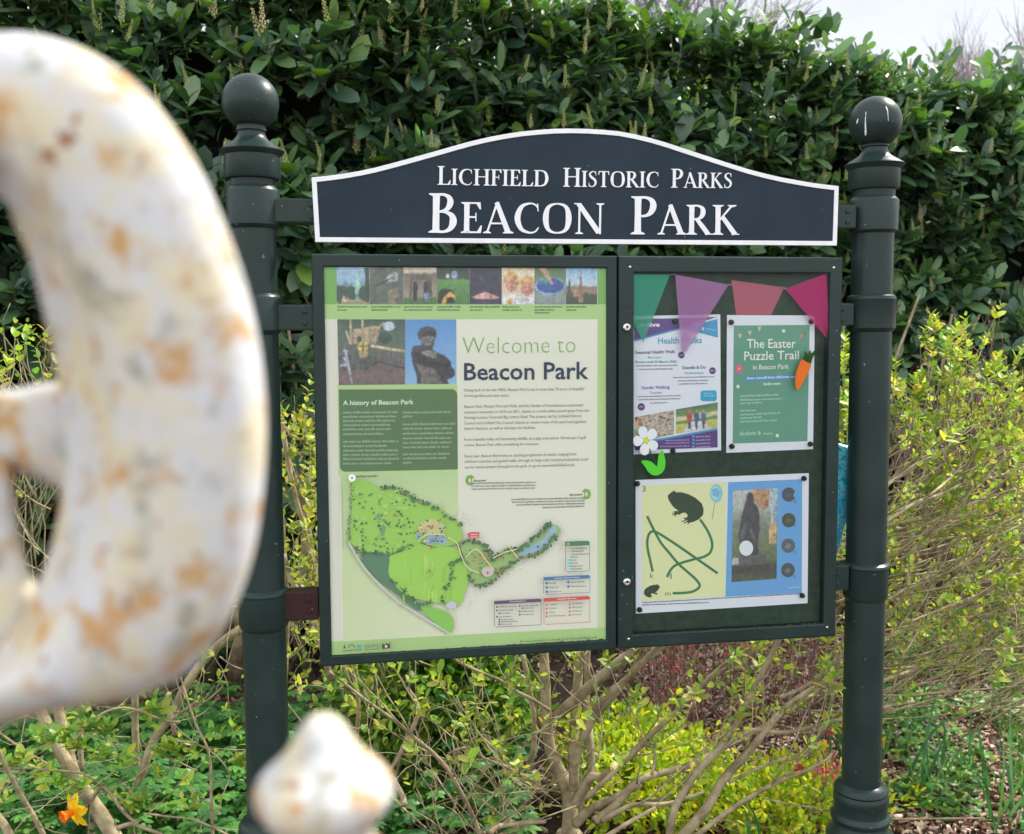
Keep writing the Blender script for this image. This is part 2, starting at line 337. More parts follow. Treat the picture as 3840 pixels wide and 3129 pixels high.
# serif small-cap glyphs drawn as pen strokes
T_, t_ = 0.155, 0.055
def serif(x, y, up_=1, w=T_, e=0.085): return ([(x-w/2-e, y), (x+w/2+e, y), (x+w/2+e, y+0.028*up_), (x+w/2, y+0.075*up_), (x-w/2, y+0.075*up_), (x-w/2-e, y+0.028*up_)])
def stem(x, w=T_): return [('s', [(x, 0.02), (x, 0.5), (x, 0.98)], [w, w*0.93, w]), ('p', serif(x, 0, 1, w)), ('p', serif(x, 1, -1, w))]
def bowl(pts, ws): return ('c', pts, ws)
G = {
 'I': (0.33, stem(0.165)),
 'L': (0.60, stem(0.165) + [('s', [(0.16, .028), (0.55, .028)], [t_, t_]), ('p', [(0.46, .03), (0.58, 0), (0.61, .25), (0.575, .25)])]),
 'H': (0.86, stem(0.165) + stem(0.70) + [('s', [(0.16, .53), (0.7, .53)], [t_, t_])]),
 'F': (0.57, stem(0.165) + [('s', [(0.16, .972), (0.52, .972)], [t_, t_]), ('p', [(0.42, .97), (0.55, 1), (0.565, .77), (0.53, .77)]), ('s', [(0.16, .52), (0.42, .52)], [t_, t_]), ('p', [(0.41, .66), (0.44, .66), (0.44, .38), (0.41, .38)])]),
 'E': (0.60, stem(0.165) + [('s', [(0.16, .972), (0.52, .972)], [t_, t_]), ('p', [(0.42, .97), (0.55, 1), (0.565, .77), (0.53, .77)]), ('s', [(0.16, .52), (0.42, .52)], [t_, t_]), ('p', [(0.41, .66), (0.44, .66), (0.44, .38), (0.41, .38)]), ('s', [(0.16, .028), (0.55, .028)], [t_, t_]), ('p', [(0.45, .03), (0.57, 0), (0.60, .25), (0.565, .25)])]),
 'D': (0.82, stem(0.165) + [bowl([(0.16, .972), (0.38, .965), (0.60, .85), (0.69, .5), (0.60, .15), (0.38, .035), (0.16, .028)], [t_, .07, .12, .17, .12, .07, t_])]),
 'O': (0.86, [('o', [(0.43, 1.0-.03), (0.18, .86), (0.105, .5), (0.18, .14), (0.43, .03), (0.68, .14), (0.755, .5), (0.68, .86)], [.055, .11, .165, .11, .055, .11, .165, .11])]),
 'C': (0.76, [bowl([(0.69, .80), (0.62, .92), (0.46, .975), (0.22, .86), (0.11, .5), (0.22, .15), (0.46, .03), (0.62, .07), (0.71, .20)], [.03, .05, .055, .12, .165, .12, .06, .05, .03]), ('p', [(0.655, .97), (0.69, .97), (0.705, .72), (0.675, .72)])]),
 'P': (0.60, stem(0.165) + [bowl([(0.16, .972), (0.36, .965), (0.49, .88), (0.52, .73), (0.46, .57), (0.34, .49), (0.16, .485)], [t_, .07, .12, .15, .12, .07, t_])]),
 'R': (0.74, stem(0.165) + [bowl([(0.16, .972), (0.36, .965), (0.48, .88), (0.50, .74), (0.45, .60), (0.34, .53), (0.16, .52)], [t_, .07, .12, .15, .12, .07, t_]), ('s', [(0.31, .53), (0.47, .30), (0.66, .02)], [.11, .14, .14]), ('p', [(0.55, 0), (0.79, 0), (0.79, .03), (0.68, .05)])]),
 'B': (0.68, stem(0.165) + [bowl([(0.16, .972), (0.34, .965), (0.45, .89), (0.475, .76), (0.42, .62), (0.30, .55), (0.16, .545)], [t_, .07, .11, .14, .11, .06, t_]), bowl([(0.16, .535), (0.36, .53), (0.51, .44), (0.545, .28), (0.49, .12), (0.36, .035), (0.16, .028)], [t_, .07, .12, .16, .12, .07, t_])]),
 'A': (0.80, [('s', [(0.10, .02), (0.37, .97)], [.055, .06]), ('s', [(0.36, 1.0), (0.70, .02)], [.13, .155]), ('s', [(0.17, .32), (0.56, .32)], [t_, t_]), ('p', serif(0.10, 0, 1, .05)), ('p', serif(0.70, 0, 1, .16, .07)), ('p', [(.31, .93), (.37, 1.03), (.45, .93)])]),
 'K': (0.78, stem(0.165) + [('s', [(0.20, .47), (0.56, .96)], [.055, .06]), ('p', serif(0.58, 1, -1, .08, .09)), ('s', [(0.30, .60), (0.68, .02)], [.13, .15]), ('p', [(0.54, 0), (0.81, 0), (0.81, .03), (0.70, .05)])]),
 'N': (0.88, [('s', [(0.15, .02), (0.15, .95)], [.055, .055]), ('s', [(0.13, .97), (0.71, .04)], [.14, .15]), ('s', [(0.74, 0.0), (0.74, .98)], [.055, .055]), ('p', serif(0.15, 0, 1, .05)), ('p', serif(0.74, 1, -1, .05)), ('p', [(0.0, 1), (0.2, 1), (0.16, .93), (0.0, .97)])]),
 'S': (0.53, [bowl([(0.44, .80), (0.40, .92), (0.27, .975), (0.13, .88), (0.11, .73), (0.23, .58), (0.37, .46), (0.44, .29), (0.38, .11), (0.23, .025), (0.11, .07), (0.06, .20)], [.03, .05, .055, .09, .12, .15, .15, .12, .09, .055, .05, .03]), ('p', [(0.425, .97), (0.455, .97), (0.46, .72), (0.435, .72)]), ('p', [(0.05, .02), (0.08, .02), (0.07, .27), (0.04, .27)])]),
 'T': (0.66, stem(0.33) + [('s', [(0.04, .972), (0.62, .972)], [t_, t_]), ('p', [(0.03, 1), (0.10, .97), (0.05, .76), (0.02, .76)]), ('p', [(0.63, 1), (0.56, .97), (0.61, .76), (0.64, .76)])]),
}
def glyph(ch):
    adv, parts = G[ch]; polys = []
    for kind, *a in parts:
        if kind == 'p': polys.append((a[0], [tuple(range(len(a[0])))])); continue
        P = [(*p, w_) for p, w_ in zip(a[0], a[1])]
        C = catmull(P, 7, kind == 'o') if kind in 'co' else [np.array(p) for p in P]
        if kind == 'o': C.append(C[0])
        C = np.array(C); T = np.gradient(C[:, :2], axis=0) if len(C) > 2 else np.repeat(C[1:, :2]-C[:1, :2], 2, axis=0)
        T /= np.linalg.norm(T, axis=1)[:, None]; Nn = np.stack([-T[:, 1], T[:, 0]], 1); h = C[:, 2:3]/2
        V = np.concatenate([C[:, :2]+Nn*h, C[:, :2]-Nn*h]); m = len(C)
        polys.append((V.tolist(), [(i, i+1, m+i+1, m+i) for i in range(m-1)]))
    return adv, polys
def serif_word(mb, word, p0, p1, cap, small, d0):
    """word set from pixel p0 to pixel p1 along its baseline; first letter cap px high, the rest small px"""
    x = 0; items = []
    for i, ch in enumerate(word):
        s = cap if i == 0 else small
        adv, po = glyph(ch); items.append((x, s, po)); x += adv*s + 0.035*cap
    tot = x-0.035*cap - 0.07*small; k = math.hypot(p1[0]-p0[0], p1[1]-p0[1])/tot
    ex = np.array([p1[0]-p0[0], p1[1]-p0[1]]); ex /= np.linalg.norm(ex); ey = np.array([0.016, -1.0]); q = 0
    for x, s, po in items:
        for V, F in po:
            q += 1; d = d0 + 0.00004*(q % 7)
            f3 = [B(*(np.array(p0)+ex*((x+v[0]*s)*k)+ey*(v[1]*s)), d) for v in V]; b3 = [p+np.array([0, 0.0012, 0]) for p in f3]; m = len(V)
            FF = [tuple(f) for f in F]
            ed = {}
            for f in F:
                for i in range(len(f)): e = (f[i], f[(i+1) % len(f)]); ed[e] = 1
            side = [(a, b, m+b, m+a) for (a, b) in ed if (b, a) not in ed]
            mb.add(f3+b3, FF+side)
D0 = TDp+0.0006
def word(*a):
    mb = MB(); serif_word(mb, *a, D0); mb.build('lettering', M['white'], title)
word('LICHFIELD', R1(885, 481), R1(1565, 492), 115*.61, 100*.61); word('HISTORIC', R1(1658, 493), R2(438, 499), 116*.61, 98*.61)
word('PARKS', R2(518, 499), R2(888, 502), 116*.61, 94*.61)
word('BEACON', R1(830, 776), R1(1900, 785), 243*.61, 190*.61); word('PARK', R2(270, 786), R2(918, 789), 234*.61, 183*.61)
# ---- cabinet
def ring_frame(name, out, inn, y0, y1, m, parent, bev=0.004):
    """out / inn: four corners (x,z) clockwise from top left; front face at y0, back at y1"""
    def loop(poly, s, y):
        c = np.mean(poly, axis=0); r = []
        for p in poly: r.append((p[0]+s*np.sign(c[0]-p[0]), y, p[1]+s*np.sign(c[1]-p[1])))
        return r
    Ls = [loop(out, 0, y1), loop(out, 0, y0+bev), loop(out, bev*.3, y0+bev*.3), loop(out, bev, y0), loop(inn, -bev*.7, y0), loop(inn, -bev*.2, y0+bev*.2), loop(inn, 0, y0+bev*.7), loop(inn, 0, y1)]
    V = sum(Ls, []); F = []
    for k in range(len(Ls)):
        q = (k+1) % len(Ls)
        for i in range(4): j = (i+1) % 4; F.append((k*4+i, k*4+j, q*4+j, q*4+i))
    o = mk(name, V, F, m, parent); return o
def xz(p, d=0.0): v = B(*p, d); return (v[0], v[2])
H0 = B(1165.9, 952)[2]; u1 = 1.18; um = 0.5549*1.18; zb = HB-0.7413*1.18; zt = HB
cab = sub('cabinet')
mb = MB(); mb.box((0.004, 0.022, zb+0.004), (u1-0.004, 0.075, zt-0.004)); mb.build('case', M['green'], cab, bev=0.003)
pTL, pTR, pBR, pBL = (1217, 999), (2276.5, 1007), (2275, 2398), (1241.8, 2464.7)
pin = [xz(p) for p in (pTL, pTR, pBR, pBL)]
xl = (pin[0][0]+pin[3][0])/2; xr = (pin[1][0]+pin[2][0])/2; zt1 = (pin[0][1]+pin[1][1])/2; zb1 = (pin[2][1]+pin[3][1])/2
ring_frame('fixed_frame', [(0, zt), (um-0.0015, zt), (um-0.0015, zb), (0, zb)], [(xl, zt1), (xr, zt1), (xr, zb1), (xl, zb1)], 0.0, 0.021, M['green'], cab)
d4 = [xz(p) for p in ((2376, 1026), (3112, 1024), (3087, 2337), (2375, 2382))]
dx0 = (d4[0][0]+d4[3][0])/2; dx1 = (d4[1][0]+d4[2][0])/2; dz0 = (d4[0][1]+d4[1][1])/2; dz1 = (d4[2][1]+d4[3][1])/2
door = ring_frame('door', [(um+0.0015, zt), (u1, zt), (u1, zb), (um+0.0015, zb)], [(dx0, dz0), (dx1, dz0), (dx1, dz1), (dx0, dz1)], -0.002, 0.021, M['green'], cab, 0.005)
DB = 0.0215                                       # the pinboard sits 2 cm behind the door front
mb = MB(); mb.box((dx0-0.004, 0.0212, dz1-0.004), (dx1+0.004, 0.0218, dz0+0.004)); mb.build('pinboard', M['back'], cab)
mb = MB(); mb.box((dx0-0.003, 0.0012, dz1-0.003), (dx1+0.003, 0.0032, dz0+0.003)); mb.build('door_glass', M['glass'], cab)
mb = MB(); mb.box((xl-0.003, 0.0040, zb1-0.003), (xr+0.003, 0.0060, zt1+0.003)); mb.build('fixed_glass', M['glass'], cab)
for p in (R5(90, 495), R6(90, 948)):
    c = B(*p, 0.006); mb = MB(); pf = [(0.0095, 0), (0.0098, 0.003), (0.0085, 0.0065), (0.006, 0.0078), (0.0022, 0.0080), (0.0018, 0.0060)]
    mb.lathe(pf, (0, 0, 0), 28); mb.V = [(c[0]+x, -0.002-z, c[2]+y) for x, y, z in mb.V]; o = mb.build('lock', M['steel'], door, True)
    k = MB(); k.box((c[0]-0.0010, -0.0105, c[2]-0.0030), (c[0]+0.0010, -0.0085, c[2]+0.0035)); k.build('keyhole', M['black'], o)
for p in (R5(112, 92), R5(1470, 97), R6(103, 1328), R6(1425, 1250)):
    c = B(*p, 0.003); mb = MB(); mb.lathe([(0.0034, 0), (0.0034, 0.0008), (0.002, 0.0016), (0.0003, 0.0018)], (0, 0, 0), 16); mb.V = [(c[0]+x, -0.002-z, c[2]+y) for x, y, z in mb.V]
    mb.build('screw', M['steel'], door, True)
# grime along the bottom ledge of both windows
mb = MB()
for (a, b, cnt, d) in (((1242, 2462), (2272, 2400), 150, -0.0035), ((2380, 2384), (3086, 2338), 60, 0.0)):
    for i in range(cnt):
        t = random.random(); x = a[0]+(b[0]-a[0])*t; y = a[1]+(b[1]-a[1])*t - random.random()*3; s = random.uniform(2, 7)
        c = [B(x+dx*s, y+dy*s*.45, d if d < 0 else 0.0029) for dx, dy in ((-1, 0.6), (-.3, -1), (.5, -.7), (1, .5))]; mb.add(c, [(0, 1, 2, 3)])
mb.build('dirt', principled('dirt', (0.045, 0.045, 0.02), 0.9, var=0.4, scale=100), cab)
# ================================================================ printed sheets
SHEET = {}
class Paint:
    """painter's-order flat inks on one sheet; every ink lies a hair in front of the one before"""
    def __init__(s, d, step=0.000012): s.d = d; s.step = step; s.k = 0; s.mb = {}
    def nd(s): s.k += 1; return s.d + s.step*s.k
    def pic(s, quad, fn, layer, f=R3): s.pics = getattr(s, 'pics', []); s.pics.append([layer, [np.array(f(*p), float) for p in quad], fn, [], s.nd()])
    def bake_pics(s):
        """each printed photograph becomes one fine grid of ink colours"""
        for layer, q, fn, ops, d in getattr(s, 'pics', []):
            wpx = np.linalg.norm(q[1]-q[0]); hpx = np.linalg.norm(q[3]-q[0]); nx = max(8, int(wpx/2.6)); ny = max(8, int(hpx/2.6))
            U, Vv = np.meshgrid(np.linspace(0, 1, nx+1), np.linspace(0, 1, ny+1)); Pp = (q[0]*(1-U[..., None])+q[1]*U[..., None])*(1-Vv[..., None])+(q[3]*(1-U[..., None])+q[2]*U[..., None])*Vv[..., None]
            C = np.array([[fn(U[j, i], Vv[j, i]) for i in range(nx+1)] for j in range(ny+1)], float)
            n1 = np.array([[noise.noise(Vector((Pp[j, i, 0]*.06, Pp[j, i, 1]*.06, 1))) for i in range(nx+1)] for j in range(ny+1)]); n2 = np.array([[noise.noise(Vector((Pp[j, i, 0]*.19, Pp[j, i, 1]*.19, 5))) for i in range(nx+1)] for j in range(ny+1)])
            C *= (1+(.25*n1+.35*n2)*(.25 if layer == 'photo_statue' else 1))[..., None]
            for pts, col in ops:
                X, Y = Pp[..., 0], Pp[..., 1]; ins = np.zeros(X.shape, bool); m = len(pts)
                for k in range(m):
                    (x1, y1), (x2, y2) = pts[k], pts[(k+1) % m]; c = ((y1 > Y) != (y2 > Y)) & (X < (x2-x1)*(Y-y1)/((y2-y1) if abs(y2-y1) > 1e-9 else 1e-9)+x1); ins ^= c
                xs_, ys_ = [p[0] for p in pts], [p[1] for p in pts]; gx = (X-np.mean(xs_))/(max(xs_)-min(xs_)+1e-6); gy = (Y-np.mean(ys_))/(max(ys_)-min(ys_)+1e-6)
                sh = 1+.55*n1+.8*n2-.28*gx-.22*gy; C = np.where(ins[..., None], np.array(lin(col))*np.clip(sh, .35, 1.9)[..., None], C)
            Cp = np.pad(C, ((1, 1), (1, 1), (0, 0)), mode='edge'); C = C*.4+.15*(Cp[:-2, 1:-1]+Cp[2:, 1:-1]+Cp[1:-1, :-2]+Cp[1:-1, 2:]); C = np.clip(C, 0, .95)
            V = [B(*Pp[j, i], d) for j in range(ny+1) for i in range(nx+1)]; F = [(j*(nx+1)+i, j*(nx+1)+i+1, (j+1)*(nx+1)+i+1, (j+1)*(nx+1)+i) for j in range(ny) for i in range(nx)]
            s.m(layer).add(V, F, C.reshape(-1, 3).tolist())
    def m(s, layer): return s.mb.setdefault(layer, MB())
    def poly(s, pts, col, layer='artwork', f=R3):
        if layer.startswith('photo') and isinstance(col, str) and getattr(s, 'pics', []):
            pp = [np.array(f(*p), float) for p in pts]; c = np.mean(pp, axis=0)
            for pc in s.pics[::-1]:
                q = pc[1]
                if pc[0] == layer and min(q[0][0], q[3][0])-3 <= c[0] <= max(q[1][0], q[2][0])+3 and min(q[0][1], q[1][1])-3 <= c[1] <= max(q[2][1], q[3][1])+3: pc[3].append((pp, col)); return
        d = s.nd(); c = [lin(q) for q in col] if isinstance(col, (list, tuple)) and isinstance(col[0], str) else lin(col)
        s.m(layer).add([B(*f(*p), d) for p in pts], [tuple(range(len(pts)))], c)
    def ell(s, cx, cy, rx, ry, col, layer='artwork', f=R3, n=20): s.poly([(cx+rx*math.cos(2*math.pi*i/n), cy+ry*math.sin(2*math.pi*i/n)) for i in range(n)], col, layer, f)
    def rect(s, x0, y0, x1, y1, col, layer='artwork', f=R3, sk=0.0): s.poly([(x0, y0), (x1, y0+sk*(x1-x0)), (x1, y1+sk*(x1-x0)), (x0, y1)], col, layer, f)
    def grid(s, quad, fn, layer, f=R3, nx=20, ny=20):
        """quad of pixels filled with a grid of printed colours, fn(u,v)->linear colour"""
        if layer.startswith('photo'): return s.pic(quad, fn, layer, f)
        d = s.nd(); q = [np.array(p, float) for p in quad]; V = []; C = []; F = []
        for j in range(ny+1):
            for i in range(nx+1):
                u, v = i/nx, j/ny; P = (q[0]*(1-u)+q[1]*u)*(1-v)+(q[3]*(1-u)+q[2]*u)*v
                V.append(B(*f(*P), d)); C.append(fn(u, v))
        for j in range(ny):
            for i in range(nx): a = j*(nx+1)+i; F.append((a, a+1, a+nx+2, a+nx+1))
        s.m(layer).add(V, F, C)
    def stroke(s, pts, w_, col, layer='artwork', f=R3, k=8):
        P = np.array(catmull(pts, k)) if k else np.array(pts, float); T = np.gradient(P, axis=0); T /= np.linalg.norm(T, axis=1)[:, None]+1e-9; Nn = np.stack([-T[:, 1], T[:, 0]], 1)
        d = s.nd(); a = P+Nn*w_/2; b = P-Nn*w_/2; m = len(P); s.m(layer).add([B(*f(*p), d) for p in list(a)+list(b)], [(i, i+1, m+i+1, m+i) for i in range(m-1)], lin(col))
    def text(s, txt, p0, p1, h, col, f=R3, layer='lettering', bold=0.0):
        """txt from p0 to p1 along the baseline, capital height h (zoom px)"""
        V, F = text_mesh(txt, bold); d = s.nd(); p0 = np.array(p0, float); p1 = np.array(p1, float); L_ = np.linalg.norm(p1-p0); ex = (p1-p0)/L_; ey = np.array([-ex[1]*0-0.0, -1.0])
        s.m(layer).add([B(*f(*(p0+ex*v[0]*L_+ey*v[1]*h)), d) for v in V], F, lin(col))
    def greek(s, p0, p1, h, col, f=R3, layer='small_print'):
        """an illegible line: word-length ticks"""
        p0 = np.array(p0, float); p1 = np.array(p1, float); L_ = np.linalg.norm(p1-p0); ex = (p1-p0)/L_; x = 0; d = s.nd()
        while x < L_:
            wl = min(random.uniform(2, 7)*h*.62, L_-x); y = x
            while y < x+wl:
                cw = h*random.uniform(.28, .5); hh = h*random.choice((.7, .7, .75, 1.0)); a = p0+ex*y
                s.m(layer).add([B(*f(*(a+np.array([dx, -dy]))), d) for dx, dy in ((0, 0), (cw*.8, 0), (cw*.8, hh), (0, hh))], [(0, 1, 2, 3)], lin(col)); y += cw*1.15
            x += wl+h*.5
    def finish(s, parent, photo=()):
        s.bake_pics()
        for k, mb in s.mb.items(): mb.build(k, M['photo'] if (k in photo or k.startswith('photo')) else M['print'], parent)
_tc = {}
def text_mesh(txt, bold=0.0):
    k = (txt, bold)
    if k in _tc: return _tc[k]
    c = bpy.data.curves.new('t', 'FONT'); c.body = txt; c.size = 1; c.offset = bold; c.resolution_u = 2; c.fill_mode = 'FRONT'
    o = bpy.data.objects.new('t', c); COL.objects.link(o); bpy.context.view_layer.update(); dg = bpy.context.evaluated_depsgraph_get()
    me = bpy.data.meshes.new_from_object(o.evaluated_get(dg)); V = np.array([v.co[:2] for v in me.vertices]); F = [tuple(p.vertices) for p in me.polygons]
    bpy.data.objects.remove(o); bpy.data.curves.remove(c); bpy.data.meshes.remove(me)
    x0, x1 = V[:, 0].min(), V[:, 0].max(); V[:, 0] = (V[:, 0]-x0)/(x1-x0); V[:, 1] /= 0.69
    _tc[k] = (V.tolist(), F); return _tc[k]
def sheet(name, label, cat, quad, d, col, f=R3, thick=0.0003, group=None):
    root = empty(name, tuple(board.location), TH, label, cat, group)
    P = [B(*f(*p), d) for p in quad]; b = [p+np.array([0, thick, 0]) for p in P]
    mk('paper', P+b, [(0, 1, 2, 3), (7, 6, 5, 4), (0, 4, 5, 1), (1, 5, 6, 2), (2, 6, 7, 3), (3, 7, 4, 0)], M['print'], root, cols=[lin(col)]*8)
    return root
def noisec(cols, sc, seed=0, jit=0.0):
    cs = [np.array(lin(c)) for c in cols]
    def fn(u, v):
        t = (noise.noise(Vector((u*sc+seed*7.3, v*sc+seed*3.1, seed*1.7)))*0.9+0.5+random.uniform(-jit, jit))*(len(cs)-1); t = max(0, min(len(cs)-1-1e-6, t)); i = int(t)
        return tuple(cs[i]*(1-t+i)+cs[i+1]*(t-i))
    return fn
def bands(stops, amp=0.05, sc=6, seed=0):
    """horizontal printed bands: list of (v, colour)"""
    cs = [(v, np.array(lin(c))) for v, c in stops]
    def fn(u, v):
        v2 = v+noise.noise(Vector((u*sc+seed*5, v*sc, seed)))*amp
        for (a, ca), (b, cb) in zip(cs, cs[1:]):
            if v2 <= b: t = max(0, min(1, (v2-a)/(b-a+1e-9))); return tuple((ca*(1-t)+cb*t)*(1+0.25*noise.noise(Vector((u*22+seed, v*22, 3)))))
        return tuple(cs[-1][1])
    return fn
# ---------------------------------------------------------------- the big map poster
DP = -0.0075
poster = sheet('map_poster', 'large green and cream welcome poster with a park map behind the left window', 'poster', [(112, 80), (2008, 92), (2008, 2582), (140, 2700)], DP, '#ECECDA')
P = Paint(DP+0.0002)
off = 1331.9
def r34(x, y): return (x, y+off)
P.poly([(112, 80), (200, 82), (200, 342), (112, 342)], '#7FB662'); P.poly([(1935, 92), (2008, 92), (2008, 342), (1937, 342)], '#7FB662')
P.poly([(112, 340), (2008, 340), (2008, 440), (112, 440)], '#B4D68C')
P.poly([(1937, 440), (2008, 440), (2006, r34(0, 1170)[1]), (1937, r34(0, 1170)[1])], ['#B4D68C', '#B4D68C', '#CFE0AC', '#CFE0AC'])
P.poly([(112, 440), (205, 440), (235, r34(0, 1255)[1]), (140, r34(0, 1262)[1])], '#E6E5D6')
P.poly([(205, 872), (1003, 868), (1007, 1470), (212, 1480)], '#BDDC97')
P.poly([(222, 1450), (1007, 1435), (1010, off+560), (235, off+560)], ['#C3DE9F', '#C3DE9F', '#DDE6BC', '#CFE2AB'])
P.poly([(235, off+560), (1010, off+560), (1010, off+1200), (245, off+1245)], ['#CFE2AB', '#DDE6BC', '#E9EBCF', '#D8E4B6'])
P.poly([(140, off+1256), (2008, off+1158), (2008, off+1245), (140, off+1362)], '#B4D68C')
# strip of eight small photographs
xs = [200, 420, 645, 865, 1085, 1300, 1517, 1727, 1935]
def ph(i, fn, nx=14, ny=16): P.grid([(xs[i], 90), (xs[i+1]-1, 91), (xs[i+1]-1, 341), (xs[i], 340)], fn, 'photo_strip', R3, nx, ny)
ph(0, bands([(0, '#A9C6E0'), (.40, '#A3C3DE'), (.5, '#46604F'), (.85, '#3C5646'), (.92, '#B5A583'), (1, '#A2967B')], .14, 5, 1))
P.poly([(330, 330), (322, 230), (300, 210), (330, 195), (325, 150), (335, 120), (345, 150), (345, 195), (378, 205), (350, 235), (345, 330)], '#A8D5C5', 'photo_strip'); P.poly([(230, 325), (248, 278), (270, 325)], '#E8D8C8', 'photo_strip'); P.poly([(385, 100), (418, 95), (418, 330), (395, 330)], '#34503F', 'photo_strip')
ph(1, noisec(['#4E5A50', '#6C756C', '#5D665D', '#77796E'], 4, 2))
P.poly([(500, 200), (545, 150), (580, 120), (612, 135), (605, 185), (560, 195)], '#AFB6B6', 'photo_strip'); P.poly([(440, 222), (510, 185), (590, 150), (520, 200)], '#3E4A4E', 'photo_strip'); P.poly([(545, 245), (605, 225), (620, 340), (540, 340)], '#8D8774', 'photo_strip')
ph(2, bands([(0, '#C7B9A6'), (.14, '#DCD0BE'), (.2, '#7D7268'), (.5, '#9A8C7E'), (.80, '#A8998B'), (.84, '#5E7F4C'), (1, '#4F7040')], .03, 8, 3))
P.poly([(682, 290), (690, 160), (720, 140), (790, 140), (830, 165), (838, 290), (810, 290), (800, 180), (705, 180), (700, 290)], '#6A605C', 'photo_strip')
for x, c in ((722, '#2A2F3A'), (792, '#30364A')): P.poly([(x-16, 205), (x-6, 190), (x+8, 190), (x+20, 215), (x+14, 262), (x+12, 318), (x-12, 318), (x-14, 262)], c, 'photo_strip')
P.poly([(782, 262), (815, 262), (812, 318), (786, 318)], '#7F97B4', 'photo_strip')
ph(3, bands([(0, '#3A4A44'), (.30, '#435345'), (.36, '#6FA05A'), (1, '#4E8245')], .05, 5, 4))
P.ell(985, 145, 22, 27, '#9FB0C8', 'photo_strip'); P.ell(940, 152, 12, 14, '#E4EAF0', 'photo_strip'); P.poly([(872, 335), (880, 255), (905, 236), (960, 240), (990, 275), (985, 335)], '#262C30', 'photo_strip'); P.poly([(900, 335), (915, 290), (955, 255), (988, 280), (990, 318), (965, 290), (935, 300), (925, 338)], '#D8AE58', 'photo_strip')
ph(4, noisec(['#2B2B3B', '#45435A', '#343547', '#55506A'], 7, 5)); P.poly([(1100, 295), (1150, 272), (1190, 258), (1240, 275), (1290, 298), (1230, 308), (1140, 306)], '#E3AFA9', 'photo_strip')
ph(5, bands([(0, '#D8BF98'), (.2, '#EFE2C8'), (.6, '#E5CFB0'), (1, '#E9E4E6')], .08, 4, 6))
for cx_, cy_ in ((1365, 195), (1468, 225)):
    P.ell(cx_, cy_-12, 52, 62, '#DDB77A', 'photo_strip'); P.ell(cx_, cy_+12, 40, 52, '#D29A84', 'photo_strip'); P.ell(cx_-14, cy_+2, 4, 3, '#5A4038', 'photo_strip'); P.ell(cx_+14, cy_+2, 4, 3, '#5A4038', 'photo_strip'); P.ell(cx_, cy_+34, 12, 5, '#B4605C', 'photo_strip')
P.poly([(1302, 341), (1310, 285), (1345, 270), (1400, 285), (1440, 295), (1500, 280), (1515, 341)], '#ECE8EE', 'photo_strip'); P.ell(1352, 318, 22, 20, '#E0B050', 'photo_strip')
ph(6, bands([(0, '#5E7C55'), (.5, '#7C8F72'), (.8, '#9AA59A'), (1, '#8C98A4')], .1, 4, 7)); P.ell(1622, 222, 102, 62, '#8FB2DC', 'photo_strip', n=28); P.ell(1622, 216, 92, 50, '#3F62A8', 'photo_strip', n=28); P.poly([(1548, 95), (1590, 95), (1645, 205), (1628, 212), (1585, 150)], '#C9A48E', 'photo_strip'); P.ell(1590, 190, 28, 16, '#4F9E84', 'photo_strip')
ph(7, bands([(0, '#7FB2D8'), (.35, '#BCD6E8'), (.5, '#C8D8DC'), (.54, '#8A7A6C'), (.66, '#A68E7A'), (.75, '#4C5848'), (1, '#3C4A3C')], .05, 7, 8))
P.poly([(1808, 330), (1815, 215), (1826, 110), (1836, 215), (1845, 330)], '#9B7E6B', 'photo_strip'); P.poly([(1735, 300), (1742, 200), (1750, 165), (1758, 200), (1762, 300)], '#5B5048', 'photo_strip'); P.poly([(1775, 250), (1812, 235), (1812, 290), (1775, 290)], '#B08C78', 'photo_strip')
for i, (a, b, c3) in enumerate(((205, 400, 265), (428, 620, 540), (648, 838, 835), (868, 1025, 1020), (1087, 1285, 1165), (1303, 1420, 1430), (1518, 1705, 1645), (1728, 1865, 1795))):
    P.greek((a, 363), (b, 363), 13, '#52704A'); P.greek((a, 384), (c3, 384), 13, '#52704A')
P.greek((1518, 402), (1615, 402), 13, '#52704A')
# two larger photographs: timber play ship, statue
def q(*p): return [RS(*x) for x in p]
ident = lambda x, y: (x, y)
P.grid([RS(105, 78), RS(1190, 78), RS(1190, 1118), RS(130, 1130)], bands([(0, '#44594C'), (.15, '#53695C'), (.36, '#5C7261'), (.42, '#66705F'), (.62, '#6F746A'), (.72, '#75686A'), (.85, '#83706F'), (1, '#78696A')], .12, 7, 9), 'photo_play_ship', ident, 30, 28)
P.ell(930, 190, 95, 75, '#C9D6DE', 'photo_play_ship', RS); P.ell(870, 380, 110, 90, '#34504A', 'photo_play_ship', RS)
P.poly([(365, 235), (480, 225), (560, 210), (700, 180), (790, 200), (770, 330), (720, 470), (360, 480), (345, 330)], '#B8A486', 'photo_play_ship', RS)
P.poly([(300, 85), (332, 85), (336, 480), (306, 480)], '#C2B191', 'photo_play_ship', RS); P.poly([(495, 85), (520, 85), (524, 260), (498, 260)], '#C2B191', 'photo_play_ship', RS); P.poly([(830, 130), (865, 120), (775, 230), (755, 215)], '#B9AB91', 'photo_play_ship', RS)
P.poly([(232, 262), (258, 258), (330, 470), (300, 480)], '#D9CDA6', 'photo_play_ship', RS); P.ell(456, 395, 42, 50, '#3E4A48', 'photo_play_ship', RS)
P.poly([(120, 480), (440, 510), (450, 690), (600, 640), (1190, 830), (760, 730), (520, 880), (140, 900)], '#5E6660', 'photo_play_ship', RS); P.poly([(640, 480), (1190, 570), (1190, 615), (640, 520)], '#D9CBA8', 'photo_play_ship', RS)
for i in range(12): x = 720+i*39; P.poly([(x, 560+i*7), (x+22, 564+i*7), (x+18, 745+i*8), (x+2, 740+i*8)], '#7C7378' if i % 2 else '#6C6670', 'photo_play_ship', RS)
